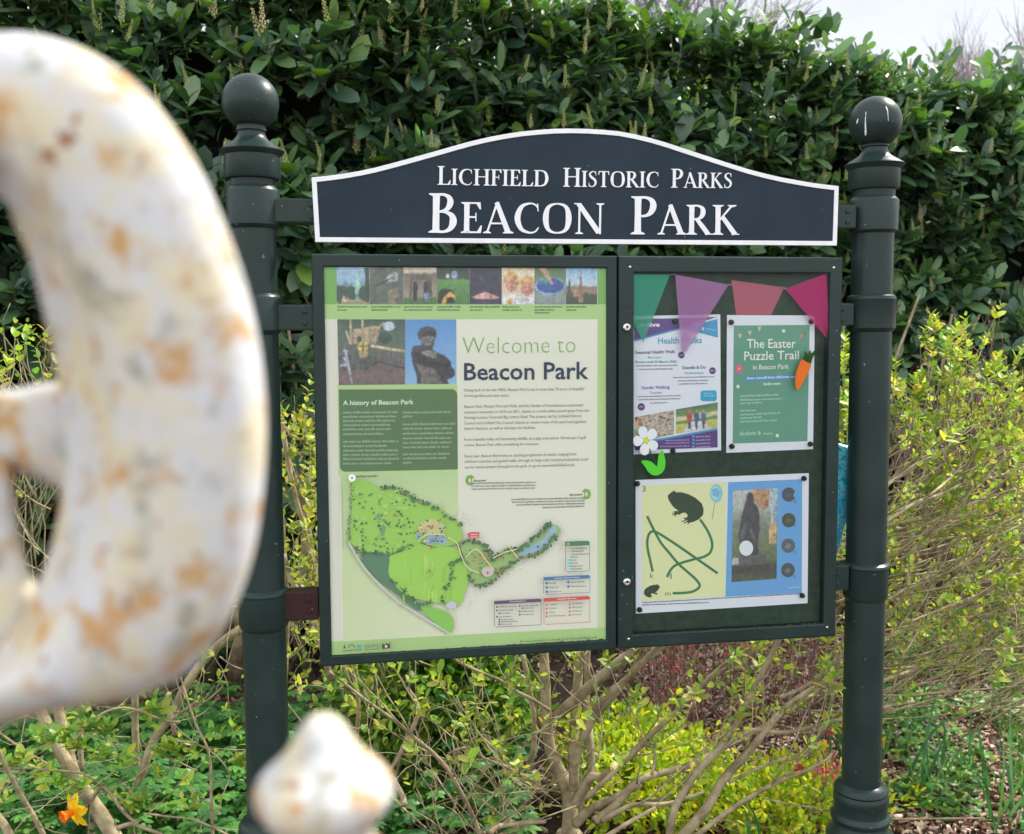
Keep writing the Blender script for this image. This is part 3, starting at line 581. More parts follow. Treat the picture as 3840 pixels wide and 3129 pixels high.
P.poly([(500, 870), (740, 735), (1190, 850), (1190, 880), (760, 770), (560, 880)], '#4E4850', 'photo_play_ship', RS)
P.ell(515, 520, 82, 88, '#D6C872', 'photo_play_ship', RS); P.poly([(440, 495), (590, 495), (590, 520), (440, 520)], '#7A6E48', 'photo_play_ship', RS); P.poly([(503, 440), (527, 440), (527, 690), (503, 690)], '#7A6E48', 'photo_play_ship', RS); P.poly([(445, 600), (600, 590), (580, 670), (470, 700)], '#B9A578', 'photo_play_ship', RS)
P.ell(240, 585, 38, 36, '#B6B8CC', 'photo_play_ship', RS); P.poly([(222, 600), (258, 600), (300, 790), (360, 1125), (335, 1125), (265, 820), (150, 840), (145, 805), (245, 775), (195, 690), (235, 670)], '#B6B8CC', 'photo_play_ship', RS)
P.grid([RS(1192, 80), RS(2008, 80), RS(2012, 1108), RS(1192, 1118)], lambda u, v: tuple(np.array(lin('#5C9AD6'))*(1-v)+np.array(lin('#94C4E8'))*v), 'photo_statue', ident)
P.poly([(1385, 1115), (1370, 960), (1310, 800), (1285, 620), (1310, 510), (1400, 490), (1450, 500), (1440, 430), (1400, 380), (1385, 300), (1430, 225), (1530, 185), (1630, 200), (1690, 260), (1695, 340), (1660, 420), (1650, 490), (1625, 560), (1700, 600), (1830, 660), (1920, 750), (1925, 820), (1985, 900), (1990, 970), (1930, 1020), (1860, 1040), (1890, 1112)], '#4A474E', 'photo_statue', RS)
P.poly([(1440, 400), (1500, 330), (1600, 330), (1660, 360), (1640, 440), (1580, 500), (1500, 490), (1450, 450)], '#7C777C', 'photo_statue', RS); P.poly([(1470, 300), (1560, 265), (1690, 290), (1690, 330), (1600, 345), (1480, 350)], '#2E3038', 'photo_statue', RS)
P.poly([(1450, 600), (1560, 570), (1690, 600), (1690, 700), (1640, 710), (1480, 640)], '#8E8A8C', 'photo_statue', RS); P.poly([(1370, 790), (1480, 820), (1620, 860), (1700, 900), (1790, 1110), (1440, 1112), (1430, 960)], '#77746E', 'photo_statue', RS)
P.poly([(1320, 560), (1500, 700), (1800, 790), (1900, 760), (1900, 830), (1690, 860), (1480, 810), (1340, 720)], '#37363E', 'photo_statue', RS); P.ell(1560, 440, 36, 12, '#5A565C', 'photo_statue', RS); P.ell(1560, 370, 14, 40, '#8C888C', 'photo_statue', RS)
# history box
c8 = [(213, 908)] + [(965+38*math.sin(a), 944-38*math.cos(a)) for a in np.linspace(0, math.pi/2, 6)] + [(1007, 1440)] + [(258-36*math.sin(a), 1420+36*math.cos(a)) for a in np.linspace(0, math.pi/2, 6)]
P.poly(c8, '#5F8156')
P.text('A history of Beacon Park', (242, 1012), (712, 1005), 30, '#E8EFE0', bold=0.022)
for y, n1 in ((1068, 605), (1096, 590), (1124, 588), (1152, 556), (1180, 560), (1212, 510), (1262, 608), (1292, 540), (1322, 605), (1350, 600), (1378, 615), (1408, 560)): P.greek((242, y), (n1, y-3), 15, '#A9BCA0')
for y, n1 in ((1068, 960), (1096, 700), (1146, 985), (1176, 968), (1208, 975), (1240, 965), (1270, 962), (1300, 945), (1346, 950), (1374, 930), (1404, 700)): P.greek((640, y), (n1, y-4), 15, '#A9BCA0')
# welcome text
P.text('Welcome to', (1038, 672), (1790, 662), 115, '#86B45E', bold=-0.018); P.text('Beacon Park', (1048, 845), (1878, 836), 112, '#2C3E55', bold=0.016)
for t, x0, y0, x1, y1 in (("Dating back to the late 1800s, Beacon Park is set in more than 70 acres of beautiful", 1048, 921, 1848, 912), ("formal gardens and open space.", 1050, 958, 1350, 955),
    ("Beacon Park, Minster Pool and Walk, and the Garden of Remembrance underwent", 1050, 1031, 1842, 1020), ("extensive renovation in 2010 and 2011, thanks to a multi-million pound grant from the", 1050, 1068, 1880, 1056),
    ("Heritage Lottery Fund and Big Lottery Fund. The project, led by Lichfield District", 1050, 1104, 1830, 1092), ("Council and Lichfield City Council, helped to restore many of the park's and gardens'", 1050, 1141, 1865, 1130), ("historic features, as well as develop new facilities.", 1050, 1177, 1525, 1170),
    ("From beautiful walks and fascinating wildlife, to a play area and an 18-hole par-3 golf", 1050, 1250, 1860, 1236), ("course, Beacon Park offers something for everyone.", 1050, 1287, 1548, 1278),
    ("Every year, Beacon Park hosts an exciting programme of events, ranging from", 1052, 1361, 1795, 1346), ("children's activities and guided walks, through to large scale musical productions. Look", 1052, 1397, 1877, 1380), ("out for events posters throughout the park, or go to www.visitlichfield.co.uk", 1052, 1435, 1785, 1418)):
    P.text(t, (x0, y0), (x1, y1), 19, '#77807A', bold=0.0)
for cx_, cy_, s in ((1088, off+180, 1), (1862, off+272, -1)):
    P.poly([(cx_+s*a, cy_+b) for a, b in ((-32, 0), (-22, -28), (8, -36), (30, -18), (14, -10), (12, 14), (30, 26), (4, 36), (-22, 28))], '#84B552'); P.ell(cx_-2*s, cy_+2, 9, 15, '#DCE8BC')
P.text('Did you know?', (1112, off+190), (1196, off+187), 12, '#3A4438', bold=.03); P.text('Did you know?', (1752, off+284), (1835, off+280), 12, '#3A4438', bold=.03)
for i in range(3): P.greek((1098, off+206+i*19), (1530-i*6, off+198+i*19), 11, '#8A9286')
for i in range(4): P.greek((1362+[0, 5, 36, 208][i], off+313+i*18), (1850, off+303+i*18), 11, '#8A9286')
P.finish(poster, ('photo_strip',))
# the illustrated map on the same sheet, a part of its own
P = Paint(DP+0.0022)
MP = lambda x, y: R4(x, y)
def blob(pts, col, sc=6, cols=None):
    P.poly([tuple(p) for p in catmull(pts, 3, True)], col, 'park_map', MP)
def haze_marks(path, n, wd, cols, ln=26):
    C = catmull(path, 10)
    for _ in range(n):
        p = random.choice(C) + np.random.normal(0, wd, 2); a = random.uniform(0, 6.28); l = random.uniform(.4, 1)*ln
        P.poly([(p[0], p[1]), (p[0]+l*math.cos(a), p[1]+l*math.sin(a)), (p[0]+l*math.cos(a)+2.2, p[1]+l*math.sin(a)+2)], random.choice(cols), 'park_map', MP)
GR = ['#B6C09A', '#A8B494', '#BFC2A8', '#9AA68C', '#B7AFAA']
haze_marks([(330, 180), (520, 190), (760, 270), (960, 380), (1110, 470)], 170, 22, GR); haze_marks([(270, 560), (420, 790), (600, 970), (800, 1120), (960, 1190)], 120, 16, ['#B5B0B4', '#A9B09A', '#C0C2A8'])
haze_marks([(1060, 1050), (1090, 900), (1240, 860), (1330, 780), (1480, 720), (1640, 600), (1690, 500), (1600, 440)], 210, 26, ['#B9B9AE', '#A9B3A0', '#C2B8B8', '#9DAA92'])
P.stroke([(272, 580), (360, 730), (460, 850), (600, 980), (770, 1090), (950, 1198)], 15, '#B9BFB4', 'park_map', MP)
blob([(300, 215), (330, 185), (380, 180), (440, 210), (490, 235), (560, 225), (640, 270), (740, 330), (860, 350), (960, 430), (1020, 470), (1035, 560), (1000, 600), (880, 630), (780, 600), (700, 620), (560, 670), (400, 665), (320, 620), (278, 570), (290, 480), (300, 350)], '#8FC052')
blob([(540, 700), (640, 650), (740, 600), (850, 630), (990, 625), (1040, 700), (1078, 830), (1050, 940), (1020, 1010), (920, 1000), (820, 990), (700, 960), (600, 900), (545, 800)], '#92C44E')
blob([(360, 675), (540, 675), (545, 800), (590, 880), (640, 930), (760, 1010), (740, 1050), (600, 940), (450, 820)], '#4F7A5A')
blob([(760, 1020), (850, 1030), (960, 1080), (978, 1150), (960, 1195), (900, 1165), (800, 1080)], '#7DBB4B')
blob([(1020, 600), (1100, 585), (1190, 620), (1240, 690), (1330, 640), (1395, 670), (1400, 730), (1330, 780), (1250, 840), (1150, 880), (1090, 840), (1050, 700)], '#93B56E')
blob([(1400, 640), (1500, 570), (1590, 520), (1620, 470), (1690, 500), (1670, 560), (1590, 640), (1500, 690), (1420, 700)], '#8EAA74')
blob([(1415, 680), (1440, 640), (1530, 600), (1590, 560), (1630, 485), (1665, 495), (1640, 565), (1580, 625), (1490, 670)], '#93B3C0')
blob([(800, 555), (880, 540), (940, 575), (910, 610), (850, 600), (800, 615)], '#8FAFC0'); blob([(730, 530), (755, 535), (750, 575), (735, 565)], '#7DB8D0')
blob([(455, 430), (485, 400), (505, 470), (530, 490), (510, 555), (490, 540), (480, 470)], '#6E9A66')
blob([(745, 480), (820, 440), (900, 465), (920, 520), (850, 540), (760, 530)], '#C4C287')
for s in range(26):
    x, y = random.uniform(590, 1010), random.uniform(680, 960); P.stroke([(x, y), (x+random.uniform(-14, 6), y+random.uniform(40, 110))], random.uniform(8, 22), random.choice(['#9ACA57', '#88BC48', '#A5CC66', '#8ABF50']), 'park_map', MP, 0)
for s in range(60):
    x, y = random.uniform(320, 700), random.uniform(240, 620); P.ell(x, y, random.uniform(8, 22), random.uniform(6, 14), random.choice(['#97C75C', '#86B94B', '#A2CB6A']), 'park_map', MP, 8)
tree = ['#3F6A44', '#4B7A4C', '#35583E', '#55754C']
def dots(poly_pts, n, r=(5, 9), cols=tree):
    for _ in range(n):
        p = random.choice(poly_pts); P.ell(p[0]+random.gauss(0, 9), p[1]+random.gauss(0, 7), random.uniform(*r), random.uniform(*r), random.choice(cols), 'park_map', MP, 8)
for _ in range(85):
    x, y = random.uniform(310, 720), random.uniform(250, 640); P.ell(x, y, random.uniform(5, 9), random.uniform(5, 9), random.choice(tree), 'park_map', MP, 8)
dots(catmull([(300, 210), (295, 350), (285, 480), (285, 570)], 8), 46, (3, 6)); dots(catmull([(330, 630), (400, 660), (560, 665), (700, 615)], 8), 42); dots(catmull([(500, 230), (600, 235), (740, 310), (860, 360), (950, 430), (1030, 470)], 8), 60, (6, 13), tree+['#7E8A66'])
dots(catmull([(1040, 700), (970, 740), (970, 820), (920, 900), (900, 990)], 8), 44, (5, 11)); dots(catmull([(560, 840), (640, 910), (750, 1000), (830, 990)], 8), 40); dots(catmull([(1020, 610), (1110, 585), (1200, 630), (1240, 700), (1320, 650), (1390, 640)], 8), 60, (6, 12))
dots(catmull([(1080, 830), (1160, 880), (1240, 850), (1300, 780), (1390, 720)], 8), 50, (6, 12)); dots(catmull([(1400, 650), (1500, 580), (1590, 500), (1620, 470)], 8), 50, (6, 13)); dots(catmull([(1430, 695), (1520, 675), (1600, 620), (1660, 540)], 8), 50, (6, 11), tree+['#7A6A50'])
for _ in range(45): P.ell(random.uniform(1060, 1380), random.uniform(640, 820), random.uniform(4, 9), random.uniform(4, 9), random.choice(tree+['#9C5A44', '#B9764E']), 'park_map', MP, 8)
for _ in range(55): P.ell(random.uniform(745, 930), random.uniform(440, 600), random.uniform(4, 9), random.uniform(3, 8), random.choice(tree+['#C98A52', '#B65C48', '#D8CE9A', '#A79AA8']), 'park_map', MP, 8)
for pth in ([(940, 560), (1000, 600), (1030, 680), (1070, 760), (1150, 800)], [(1060, 690), (1130, 640), (1200, 720), (1250, 780)], [(1240, 700), (1320, 660), (1400, 640)], [(740, 590), (800, 545), (920, 540)], [(1330, 600), (1410, 700)]): P.stroke(pth, 7, '#DCC998', 'park_map', MP)
P.ell(1205, 790, 40, 34, '#BFB7AE', 'park_map', MP)
P.poly([(925, 1010), (960, 985), (1000, 1000), (990, 1035), (950, 1040)], '#B8BCC8', 'park_map', MP)
for x, y in ((588, 408), (838, 486), (830, 628), (820, 782), (1205, 795), (738, 518), (1155, 675), (1122, 690), (1540, 620)): P.poly([(x-11, y+9), (x, y-11), (x+11, y+9)], '#B9503E' if x != 1540 else '#3C62A0', 'park_map', MP)
P.poly([(1072, 540), (1085, 528), (1150, 526), (1148, 565), (1085, 570)], '#C8403C', 'park_map', MP)
for i in range(2): P.greek((1092, 546+i*16), (1140, 545+i*16), 9, '#F0D8D0', MP)
P.ell(302, 165, 24, 24, '#F2F4EC', 'park_map', MP); P.ell(302, 165, 7, 9, '#4A7FA8', 'park_map', MP); P.greek((328, 162), (470, 158), 14, '#4A5A40', MP)
P.stroke([(238, 215), (240, 400), (243, 640)], 4, '#8EA87A', 'park_map', MP, 4)
# keys
def key(x0, y0, x1, y1, sk, hh, col, f=RK):
    P.poly([(x0, y0), (x1-30, y0+sk*(x1-x0-30)), (x1-8, y0+sk*(x1-x0)+8), (x1, y0+sk*(x1-x0)+28), (x1, y0+hh+sk*(x1-x0)), (x0, y0+hh)], col, 'map_key', f)
    for a, b in (((x0+4, y0+hh), (x0+4, y1-14)), ((x1-3, y0+hh+sk*(x1-x0)), (x1-3, y1+sk*(x1-x0))), ((x0+22, y1), (x1-3, y1+sk*(x1-x0)))): P.stroke([a, b], 7, col, 'map_key', f, 0)
key(1063, 125, 1425, 572, -0.035, 66, '#3E7550'); key(742, 652, 1432, 910, -0.05, 50, '#3F7099'); key(12, 1004, 710, 1392, -0.052, 50, '#583E66'); key(745, 965, 1430, 1352, -0.052, 50, '#C4453A')
P.ell(1108, 160, 24, 17, '#8CBF6A', 'map_key', RK)
for i, (xe, c) in enumerate(((1385, '#C98A7A'), (1325, '#A8A890'), (1410, '#D8B890'), (1255, '#7FC0CC'), (1228, '#4FBCC8'), (1245, '#4FBCC8'), (1318, '#4FBCC8'), (1305, '#7FC0CC'))):
    y = 235+i*43.5; P.greek((1160, y), (xe, y-5), 20, '#6A7260', RK)
    if i < 3: P.stroke([(1088, y-8), (1148, y-10)], 5, c, 'map_key', RK, 0)
    else: P.rect(1128 if i in (3, 7) else 1110, y-22, 1158, y+2, c, 'map_key', RK)
for x, y, xe in ((790, 742, 930), (790, 805, 965), (790, 868, 1005), (1110, 725, 1345), (1110, 790, 1375)): P.ell(x, y, 20, 19, '#3F7099', 'map_key', RK); P.greek((x+32, y+8), (xe, y+3), 18, '#5A6C72', RK)
for x, y, xe in ((54, 1092, 340), (54, 1143, 290), (92, 1186, 255), (54, 1238, 265), (90, 1280, 308), (90, 1312, 360), (90, 1350, 275), (390, 1078, 665), (432, 1110, 590), (390, 1158, 600), (390, 1206, 595)): P.ell(x, y, 14, 14, '#554A62', 'map_key', RK); P.greek((x+26, y+6), (xe, y+1), 16, '#5E5A62', RK)
for x, y, xe in ((788, 1058, 945), (788, 1115, 935), (788, 1172, 920), (788, 1227, 1065), (1130, 1045, 1330), (1130, 1098, 1320), (1130, 1155, 1312), (1130, 1208, 1305)): P.poly([(x-20, y+16), (x, y-20), (x+20, y+16)], '#C4554A', 'map_key', RK); P.greek((x+36, y+6), (xe, y+1), 16, '#6A6058', RK)
P.greek((945, 988), (1225, 972), 18, '#F2D8D0', RK); P.greek((240, 1022), (480, 1010), 18, '#CFC4D6', RK); P.greek((905, 676), (1270, 660), 18, '#C4D6E4', RK)
# logos along the foot
P.poly([(244, 1300), (252, 1272), (262, 1300)], '#2E4A44', 'logos', MP); P.stroke([(280, 1298), (285, 1282), (300, 1275), (315, 1282), (320, 1296)], 5, '#3C5A50', 'logos', MP); P.ell(347, 1286, 13, 12, '#3C9CC8', 'logos', MP)
P.greek((240, 1322), (362, 1313), 10, '#4C6440', MP); P.greek((388, 1300), (475, 1290), 26, '#7E8E6A', MP); P.greek((388, 1313), (475, 1306), 9, '#5A6A48', MP)
P.poly([(502, 1268), (520, 1275), (530, 1262), (541, 1273), (555, 1260), (556, 1300), (503, 1304)], '#4A3438', 'logos', MP); P.ell(529, 1287, 9, 10, '#D8C8A8', 'logos', MP)
P.text('For more information on the park, go to www.visitlichfield.co.uk', (1422, 1262), (1935, 1232), 14, '#4E6A3C', MP, bold=.02)
P.finish(poster)
# ---------------------------------------------------------------- the three small sheets on the pinboard
DS = -0.0200
def board_sheet(name, label, quad, f, d=DS, col='#E3E8F0'): return sheet(name, label, 'poster', quad, d, col, f)
hw = board_sheet('walks_poster', 'white walks poster with purple corners pinned upper left behind the door glass', [(20, 50), (1045, 30), (1055, 1640), (20, 1690)], RH)
P = Paint(DS+0.0004)
P.poly([(25, 100), (190, 82), (640, 75), (1010, 62), (600, 180), (25, 335)], '#5C3F86', 'artwork', RH); P.poly([(25, 335), (600, 180), (860, 108), (860, 122), (600, 200), (25, 352)], '#3F9CCB', 'artwork', RH)
P.poly([(835, 130), (1012, 85), (1018, 305), (600, 198)], '#3D9BC6', 'artwork', RH); P.ell(842, 200, 14, 20, '#BFE0EC', 'artwork', RH); P.greek((880, 210), (985, 222), 16, '#9CCBE0', RH)
P.text('active', (95, 178), (330, 175), 50, '#F4F2F8', RH, bold=.03); P.text('Health Walks', (308, 378), (828, 370), 72, '#3BA6C4', RH, bold=.018)
P.text('Seasonal Health Walk', (35, 498), (512, 488), 36, '#5B4478', RH, bold=.02); P.text('Mondays', (188, 552), (345, 549), 24, '#45AEC4', RH, bold=.015); P.text('Paused until 03 March 2025', (38, 606), (530, 602), 26, '#3C8A72', RH, bold=.02)
P.text('Dawdle & Do', (598, 680), (872, 672), 36, '#5B4478', RH, bold=.02); P.text('Wednesdays', (618, 738), (850, 733), 26, '#45AEC4', RH, bold=.015)
P.text('Nordic Walking', (115, 918), (445, 908), 38, '#7A5AA6', RH, bold=.02); P.text('Tuesdays', (205, 970), (355, 966), 26, '#45AEC4', RH, bold=.015)
for a, b in (((45, 648), (535, 640)), ((80, 688), (480, 682)), ((488, 785), (965, 775)), ((540, 825), (905, 818)), ((555, 862), (888, 855)), ((65, 1012), (575, 998)), ((75, 1048), (565, 1035)), ((215, 1088), (415, 1080))): P.greek(a, b, 17, '#7A808C', RH)
for x, y, r in ((585, 513, 39), (953, 697, 40), (110, 1125, 44)): P.ell(x, y, r, r*1.02, '#5A3F73', 'artwork', RH); P.greek((x-22, y+6), (x+24, y+4), 14, '#C8BCD8', RH)
P.poly([(812, 950), (840, 932), (985, 930), (1002, 950), (1004, 1035), (985, 1058), (835, 1058), (812, 1040)], '#2FA3CC', 'artwork', RH); P.greek((850, 975), (960, 970), 16, '#9AD6E6', RH); P.greek((850, 1002), (985, 998), 16, '#9AD6E6', RH)
P.grid([(35, 1248), (500, 1162), (495, 1450), (35, 1545)], noisec(['#6E5A4C', '#B8A894', '#D6CDBE', '#8A7A6A', '#3E3C3A'], 9, 21, .2), 'photo_walkers_seated', RH, 22, 16)
P.poly([(60, 1270), (120, 1262), (125, 1345), (70, 1350)], '#C27848', 'photo_walkers_seated', RH); P.poly([(35, 1360), (90, 1350), (110, 1520), (35, 1540)], '#C8C88A', 'photo_walkers_seated', RH)
P.grid([(522, 1155), (1015, 1072), (1010, 1375), (520, 1440)], bands([(0, '#4A6E44'), (.3, '#6C8C54'), (.36, '#D6CE9C'), (.5, '#CFCB96'), (.52, '#5E8A4C'), (.62, '#5E8A4C'), (.66, '#C4C262'), (1, '#B9BC58')], .04, 6, 22), 'photo_walkers_path', RH, 22, 18)
P.poly([(700, 1300), (830, 1290), (930, 1385), (600, 1420)], '#D8D6E0', 'photo_walkers_path', RH)
for x, c in ((680, '#B83A50'), (765, '#34588C'), (848, '#4E6A8C')):
    P.poly([(x-34, 1215), (x-12, 1195), (x+14, 1195), (x+34, 1215), (x+26, 1300), (x-26, 1300)], c, 'photo_walkers_path', RH); P.poly([(x-20, 1300), (x+18, 1300), (x+12, 1385), (x-14, 1385)], '#3A3E50', 'photo_walkers_path', RH); P.ell(x, 1178, 15, 19, '#B08C78', 'photo_walkers_path', RH)
P.poly([(25, 1555), (1012, 1375), (1012, 1398), (25, 1578)], '#3F9CCB', 'artwork', RH); P.poly([(25, 1578), (1012, 1398), (1015, 1605), (40, 1640)], '#55397F', 'artwork', RH)
for y in (1530, 1562, 1602): P.greek((395 if y < 1600 else 330, y), (675, y-8), 14, '#B6A6CC', RH)
for i in range(4): P.rect(715, 1462+i*41, 738, 1486+i*41, '#5AA8E0', 'artwork', RH); P.greek((755, 1488+i*41), (925, 1480+i*41), 18, '#B6A6CC', RH)
P.finish(hw)
ep = board_sheet('trail_poster', 'white sheet with a sage green puzzle trail notice, pinned upper right', [(757, 412), (1342, 415), (1330, 1305), (752, 1330)], R5)
P = Paint(DS+0.0004)
P.poly([(802, 482), (1308, 478), (1292, 1252), (795, 1268)], '#5E9A82', 'artwork', R5)
P.text('The Easter', (890, 632), (1215, 630), 60, '#F0F2E4', R5, bold=.006); P.text('Puzzle Trail', (872, 713), (1236, 706), 58, '#F0F2E4', R5, bold=.006); P.text('in Beacon Park', (930, 775), (1168, 770), 32, '#E4EADC', R5, bold=.006)
P.poly([(878, 820), (1215, 808), (1214, 838), (876, 852)], '#4A8AC8', 'artwork', R5); P.greek((890, 841), (1205, 830), 18, '#C8E0F0', R5); P.greek((1000, 880), (1108, 876), 18, '#D6E6DA', R5)
for a, b in (((845, 958), (1100, 948)), ((845, 984), (1122, 974)), ((845, 1006), (992, 1000)), ((845, 1055), (945, 1052)), ((845, 1082), (1110, 1070)), ((845, 1105), (985, 1098)), ((845, 1128), (1090, 1118))): P.greek(a, b, 14, '#A9CDB9', R5)
for x, y in ((842, 552), (908, 532), (972, 504)): P.poly([(x-13, y-12), (x+14, y-16), (x+2, y+18)], '#D8C68A', 'artwork', R5)
for x, y in ((1134, 518), (830, 888), (1092, 1215)):
    for k in range(5): a = k*1.2566; P.ell(x+7*math.cos(a), y+7*math.sin(a), 5, 6, '#E8EEE0', 'artwork', R5, 8)
for k in range(6): a = k*1.047; P.ell(838+15*math.cos(a), 770+17*math.sin(a), 12, 14, '#E0608C', 'artwork', R5, 10)
P.ell(838, 770, 9, 10, '#C8C060', 'artwork', R5)
P.poly([(1236, 572), (1250, 538), (1272, 545), (1262, 556)], '#E08A4A', 'artwork', R5); P.poly([(1262, 545), (1275, 520), (1282, 538), (1270, 550)], '#4F8A50', 'artwork', R5)
P.greek((842, 1215), (945, 1210), 26, '#A6CDB8', R5); P.ell(972, 1198, 10, 14, '#A6CDB8', 'artwork', R5); P.greek((1000, 1210), (1058, 1208), 18, '#A6CDB8', R5)
P.finish(ep)
ap = board_sheet('activity_sheet', 'wide white sheet with yellow frog puzzle and blue statue photo, pinned lowest', [(148, 268), (1302, 222), (1293, 1088), (150, 1158)], R6)
P = Paint(DS+0.0004)
P.poly([(190, 302), (752, 280), (744, 1040), (190, 1076)], '#E2E7B0', 'artwork', R6); P.poly([(765, 283), (1258, 262), (1255, 1020), (747, 1045)], '#69A7DE', 'artwork', R6)
frog = [(365, 395), (362, 372), (385, 350), (405, 338), (420, 350), (450, 348), (500, 362), (550, 388), (590, 425), (602, 465), (598, 500), (570, 530), (530, 548), (500, 552), (486, 548), (495, 535), (475, 530), (465, 520), (490, 518), (495, 500), (480, 485), (455, 488), (440, 500), (425, 495), (410, 512), (404, 506), (412, 494), (392, 502), (390, 495), (410, 484), (388, 482), (415, 474), (435, 474), (405, 452), (390, 435), (375, 412)]
P.poly(frog, '#23402C', 'artwork', R6)
for a in ((455, 545, 500, 528), (470, 556, 505, 535), (495, 562, 515, 538)): P.stroke([(a[0], a[1]), (a[2], a[3])], 7, '#23402C', 'artwork', R6, 0)
fx = [(268+(365-x+90)*.44, 962+(y-340)*.42) for x, y in frog]; P.poly(fx[::-1], '#23402C', 'artwork', R6)
P.stroke([(225, 508), (250, 560), (280, 620), (320, 690), (370, 750), (430, 822), (500, 885), (550, 930), (575, 975), (530, 1010), (460, 1020), (395, 1022)], 17, '#2E7B4E', 'artwork', R6)
P.stroke([(262, 878), (245, 800), (228, 720), (228, 660), (245, 618), (285, 615), (400, 685), (545, 785), (695, 890)], 17, '#2E7B4E', 'artwork', R6)
P.stroke([(578, 530), (630, 610), (658, 690), (645, 750), (600, 780), (540, 795), (430, 828), (385, 862), (358, 914)], 17, '#2E7B4E', 'artwork', R6)
for t, x, y, w_ in (('3', 192, 345, 24), ('k', 245, 922, 22), ('l', 380, 925, 8), ('m', 345, 1038, 36)): P.text(t, (x, y), (x+w_, y-1), 36 if t != 'm' else 30, '#555F48', R6)
P.ell(685, 357, 43, 62, '#8CCBD4', 'artwork', R6, 24); P.ell(680, 352, 30, 46, '#A9DCE2', 'artwork', R6, 20); P.poly([(655, 330), (690, 318), (712, 350), (700, 385), (662, 372)], '#7FB4D6', 'artwork', R6); P.stroke([(676, 420), (668, 470), (657, 530)], 5, '#A8A088', 'artwork', R6, 3)
P.grid([(797, 340), (1095, 322), (1087, 925), (787, 948)], bands([(0, '#BFC4BE'), (.18, '#B4BCB4'), (.36, '#7E8878'), (.6, '#6E7E58'), (.8, '#5A6A48'), (.86, '#3C3C34'), (1, '#4E563C')], .07, 6, 31), 'photo_statue_seated', R6, 16, 26)
P.poly([(918, 332), (1040, 325), (1036, 440), (1000, 470), (950, 430)], '#B98C68', 'photo_statue_seated', R6); P.poly([(1045, 325), (1094, 322), (1090, 560), (1050, 560)], '#A8BDC4', 'photo_statue_seated', R6); P.poly([(1040, 560), (1090, 550), (1088, 690), (1036, 690)], '#C4A878', 'photo_statue_seated', R6)
P.poly([(890, 365), (905, 350), (925, 355), (935, 385), (940, 420), (965, 450), (975, 510), (975, 600), (960, 680), (968, 770), (850, 780), (848, 700), (830, 640), (845, 560), (855, 500), (875, 430), (885, 400)], '#3E4048', 'photo_statue_seated', R6)
P.poly([(845, 640), (870, 560), (895, 545), (880, 620), (860, 680)], '#5C5A66', 'photo_statue_seated', R6); P.poly([(905, 590), (935, 600), (955, 680), (940, 690), (915, 640)], '#62606A', 'photo_statue_seated', R6); P.ell(912, 378, 22, 28, '#34363E', 'photo_statue_seated', R6)
P.poly([(842, 775), (1010, 760), (1035, 822), (790, 842), (790, 790)], '#5C5C58', 'photo_statue_seated', R6); P.poly([(788, 842), (1035, 824), (1034, 868), (788, 890)], '#3C3834', 'photo_statue_seated', R6); P.poly([(795, 790), (835, 785), (835, 830), (790, 835)], '#AEB8BE', 'photo_statue_seated', R6)
P.ell(885, 722, 46, 51, '#E4ECF0', 'artwork', R6, 24)
for i, (x, y) in enumerate(((1168, 365), (1168, 535), (1165, 705), (1163, 868))):
    P.ell(x, y, 46, 48, ['#4A5058', '#46503F', '#5A6468', '#4C5450'][i], 'artwork', R6, 22); P.poly([(x-26, y+10), (x-4, y-18), (x+22, y-4), (x+4, y+24)], ['#555C64', '#5C664E', '#7C868A', '#6E7878'][i], 'artwork', R6)
    P.text('gfea'[i], (x+34, y+50), (x+52 if i != 1 else x+46, y+49), 24, '#3E6E9C', R6)
P.poly([(1205, 350), (1222, 352), (1218, 380), (1198, 378)], '#5AAEDC', 'artwork', R6)
P.greek((192, 1088), (1245, 1028), 9, '#6A7078', R6); P.greek((192, 1104), (635, 1086), 9, '#6A7078', R6); P.greek((1165, 990), (1245, 985), 12, '#A8D0F0', R6)
P.finish(ap)
# ---------------------------------------------------------------- push pins
pins = [(R5(785, 460), 'black push pin in the top left corner of the green trail notice'), (R5(1318, 455), 'black push pin in the top right corner of the green trail notice'), (R5(790, 1287), 'black push pin in the bottom left corner of the green trail notice'), (R5(1312, 1272), 'black push pin in the bottom right corner of the green trail notice'),
        (R5(410, 455), 'black push pin in the purple top edge of the walks poster'), (R5(397, 1316), 'black push pin at the bottom edge of the walks poster'),
        (R6(160, 292), 'black push pin in the top left corner of the frog puzzle sheet'), (R6(1270, 257), 'black push pin in the top right corner of the frog puzzle sheet'), (R6(175, 1132), 'black push pin in the bottom left corner of the frog puzzle sheet'), (R6(1258, 1037), 'black push pin in the bottom right corner of the frog puzzle sheet')]
pm = MB(); pm.lathe([(0.0045, 0), (0.0060, 0.0012), (0.0062, 0.0030), (0.0052, 0.0042), (0.0040, 0.0058), (0.0048, 0.0078), (0.0040, 0.0090), (0.0006, 0.0094)], (0, 0, 0), 20)
pm.V = [(x, -z, y) for x, y, z in pm.V]; proto = None
for p, lab in pins:
    c = B(*p, DS+0.004); Wp = BO*[1, 1, 0] + AX*c[0] - NR*(-DS-0.0012) + np.array([0, 0, c[2]])
    if proto is None: o = proto = pm.build('push_pin', M['black'], None, True)
    else: o = proto.copy(); COL.objects.link(o)
    o.location = Wp; o.rotation_euler = (0, 0, TH); tag(o, lab, 'push pin', 'black push pins in the noticeboard')
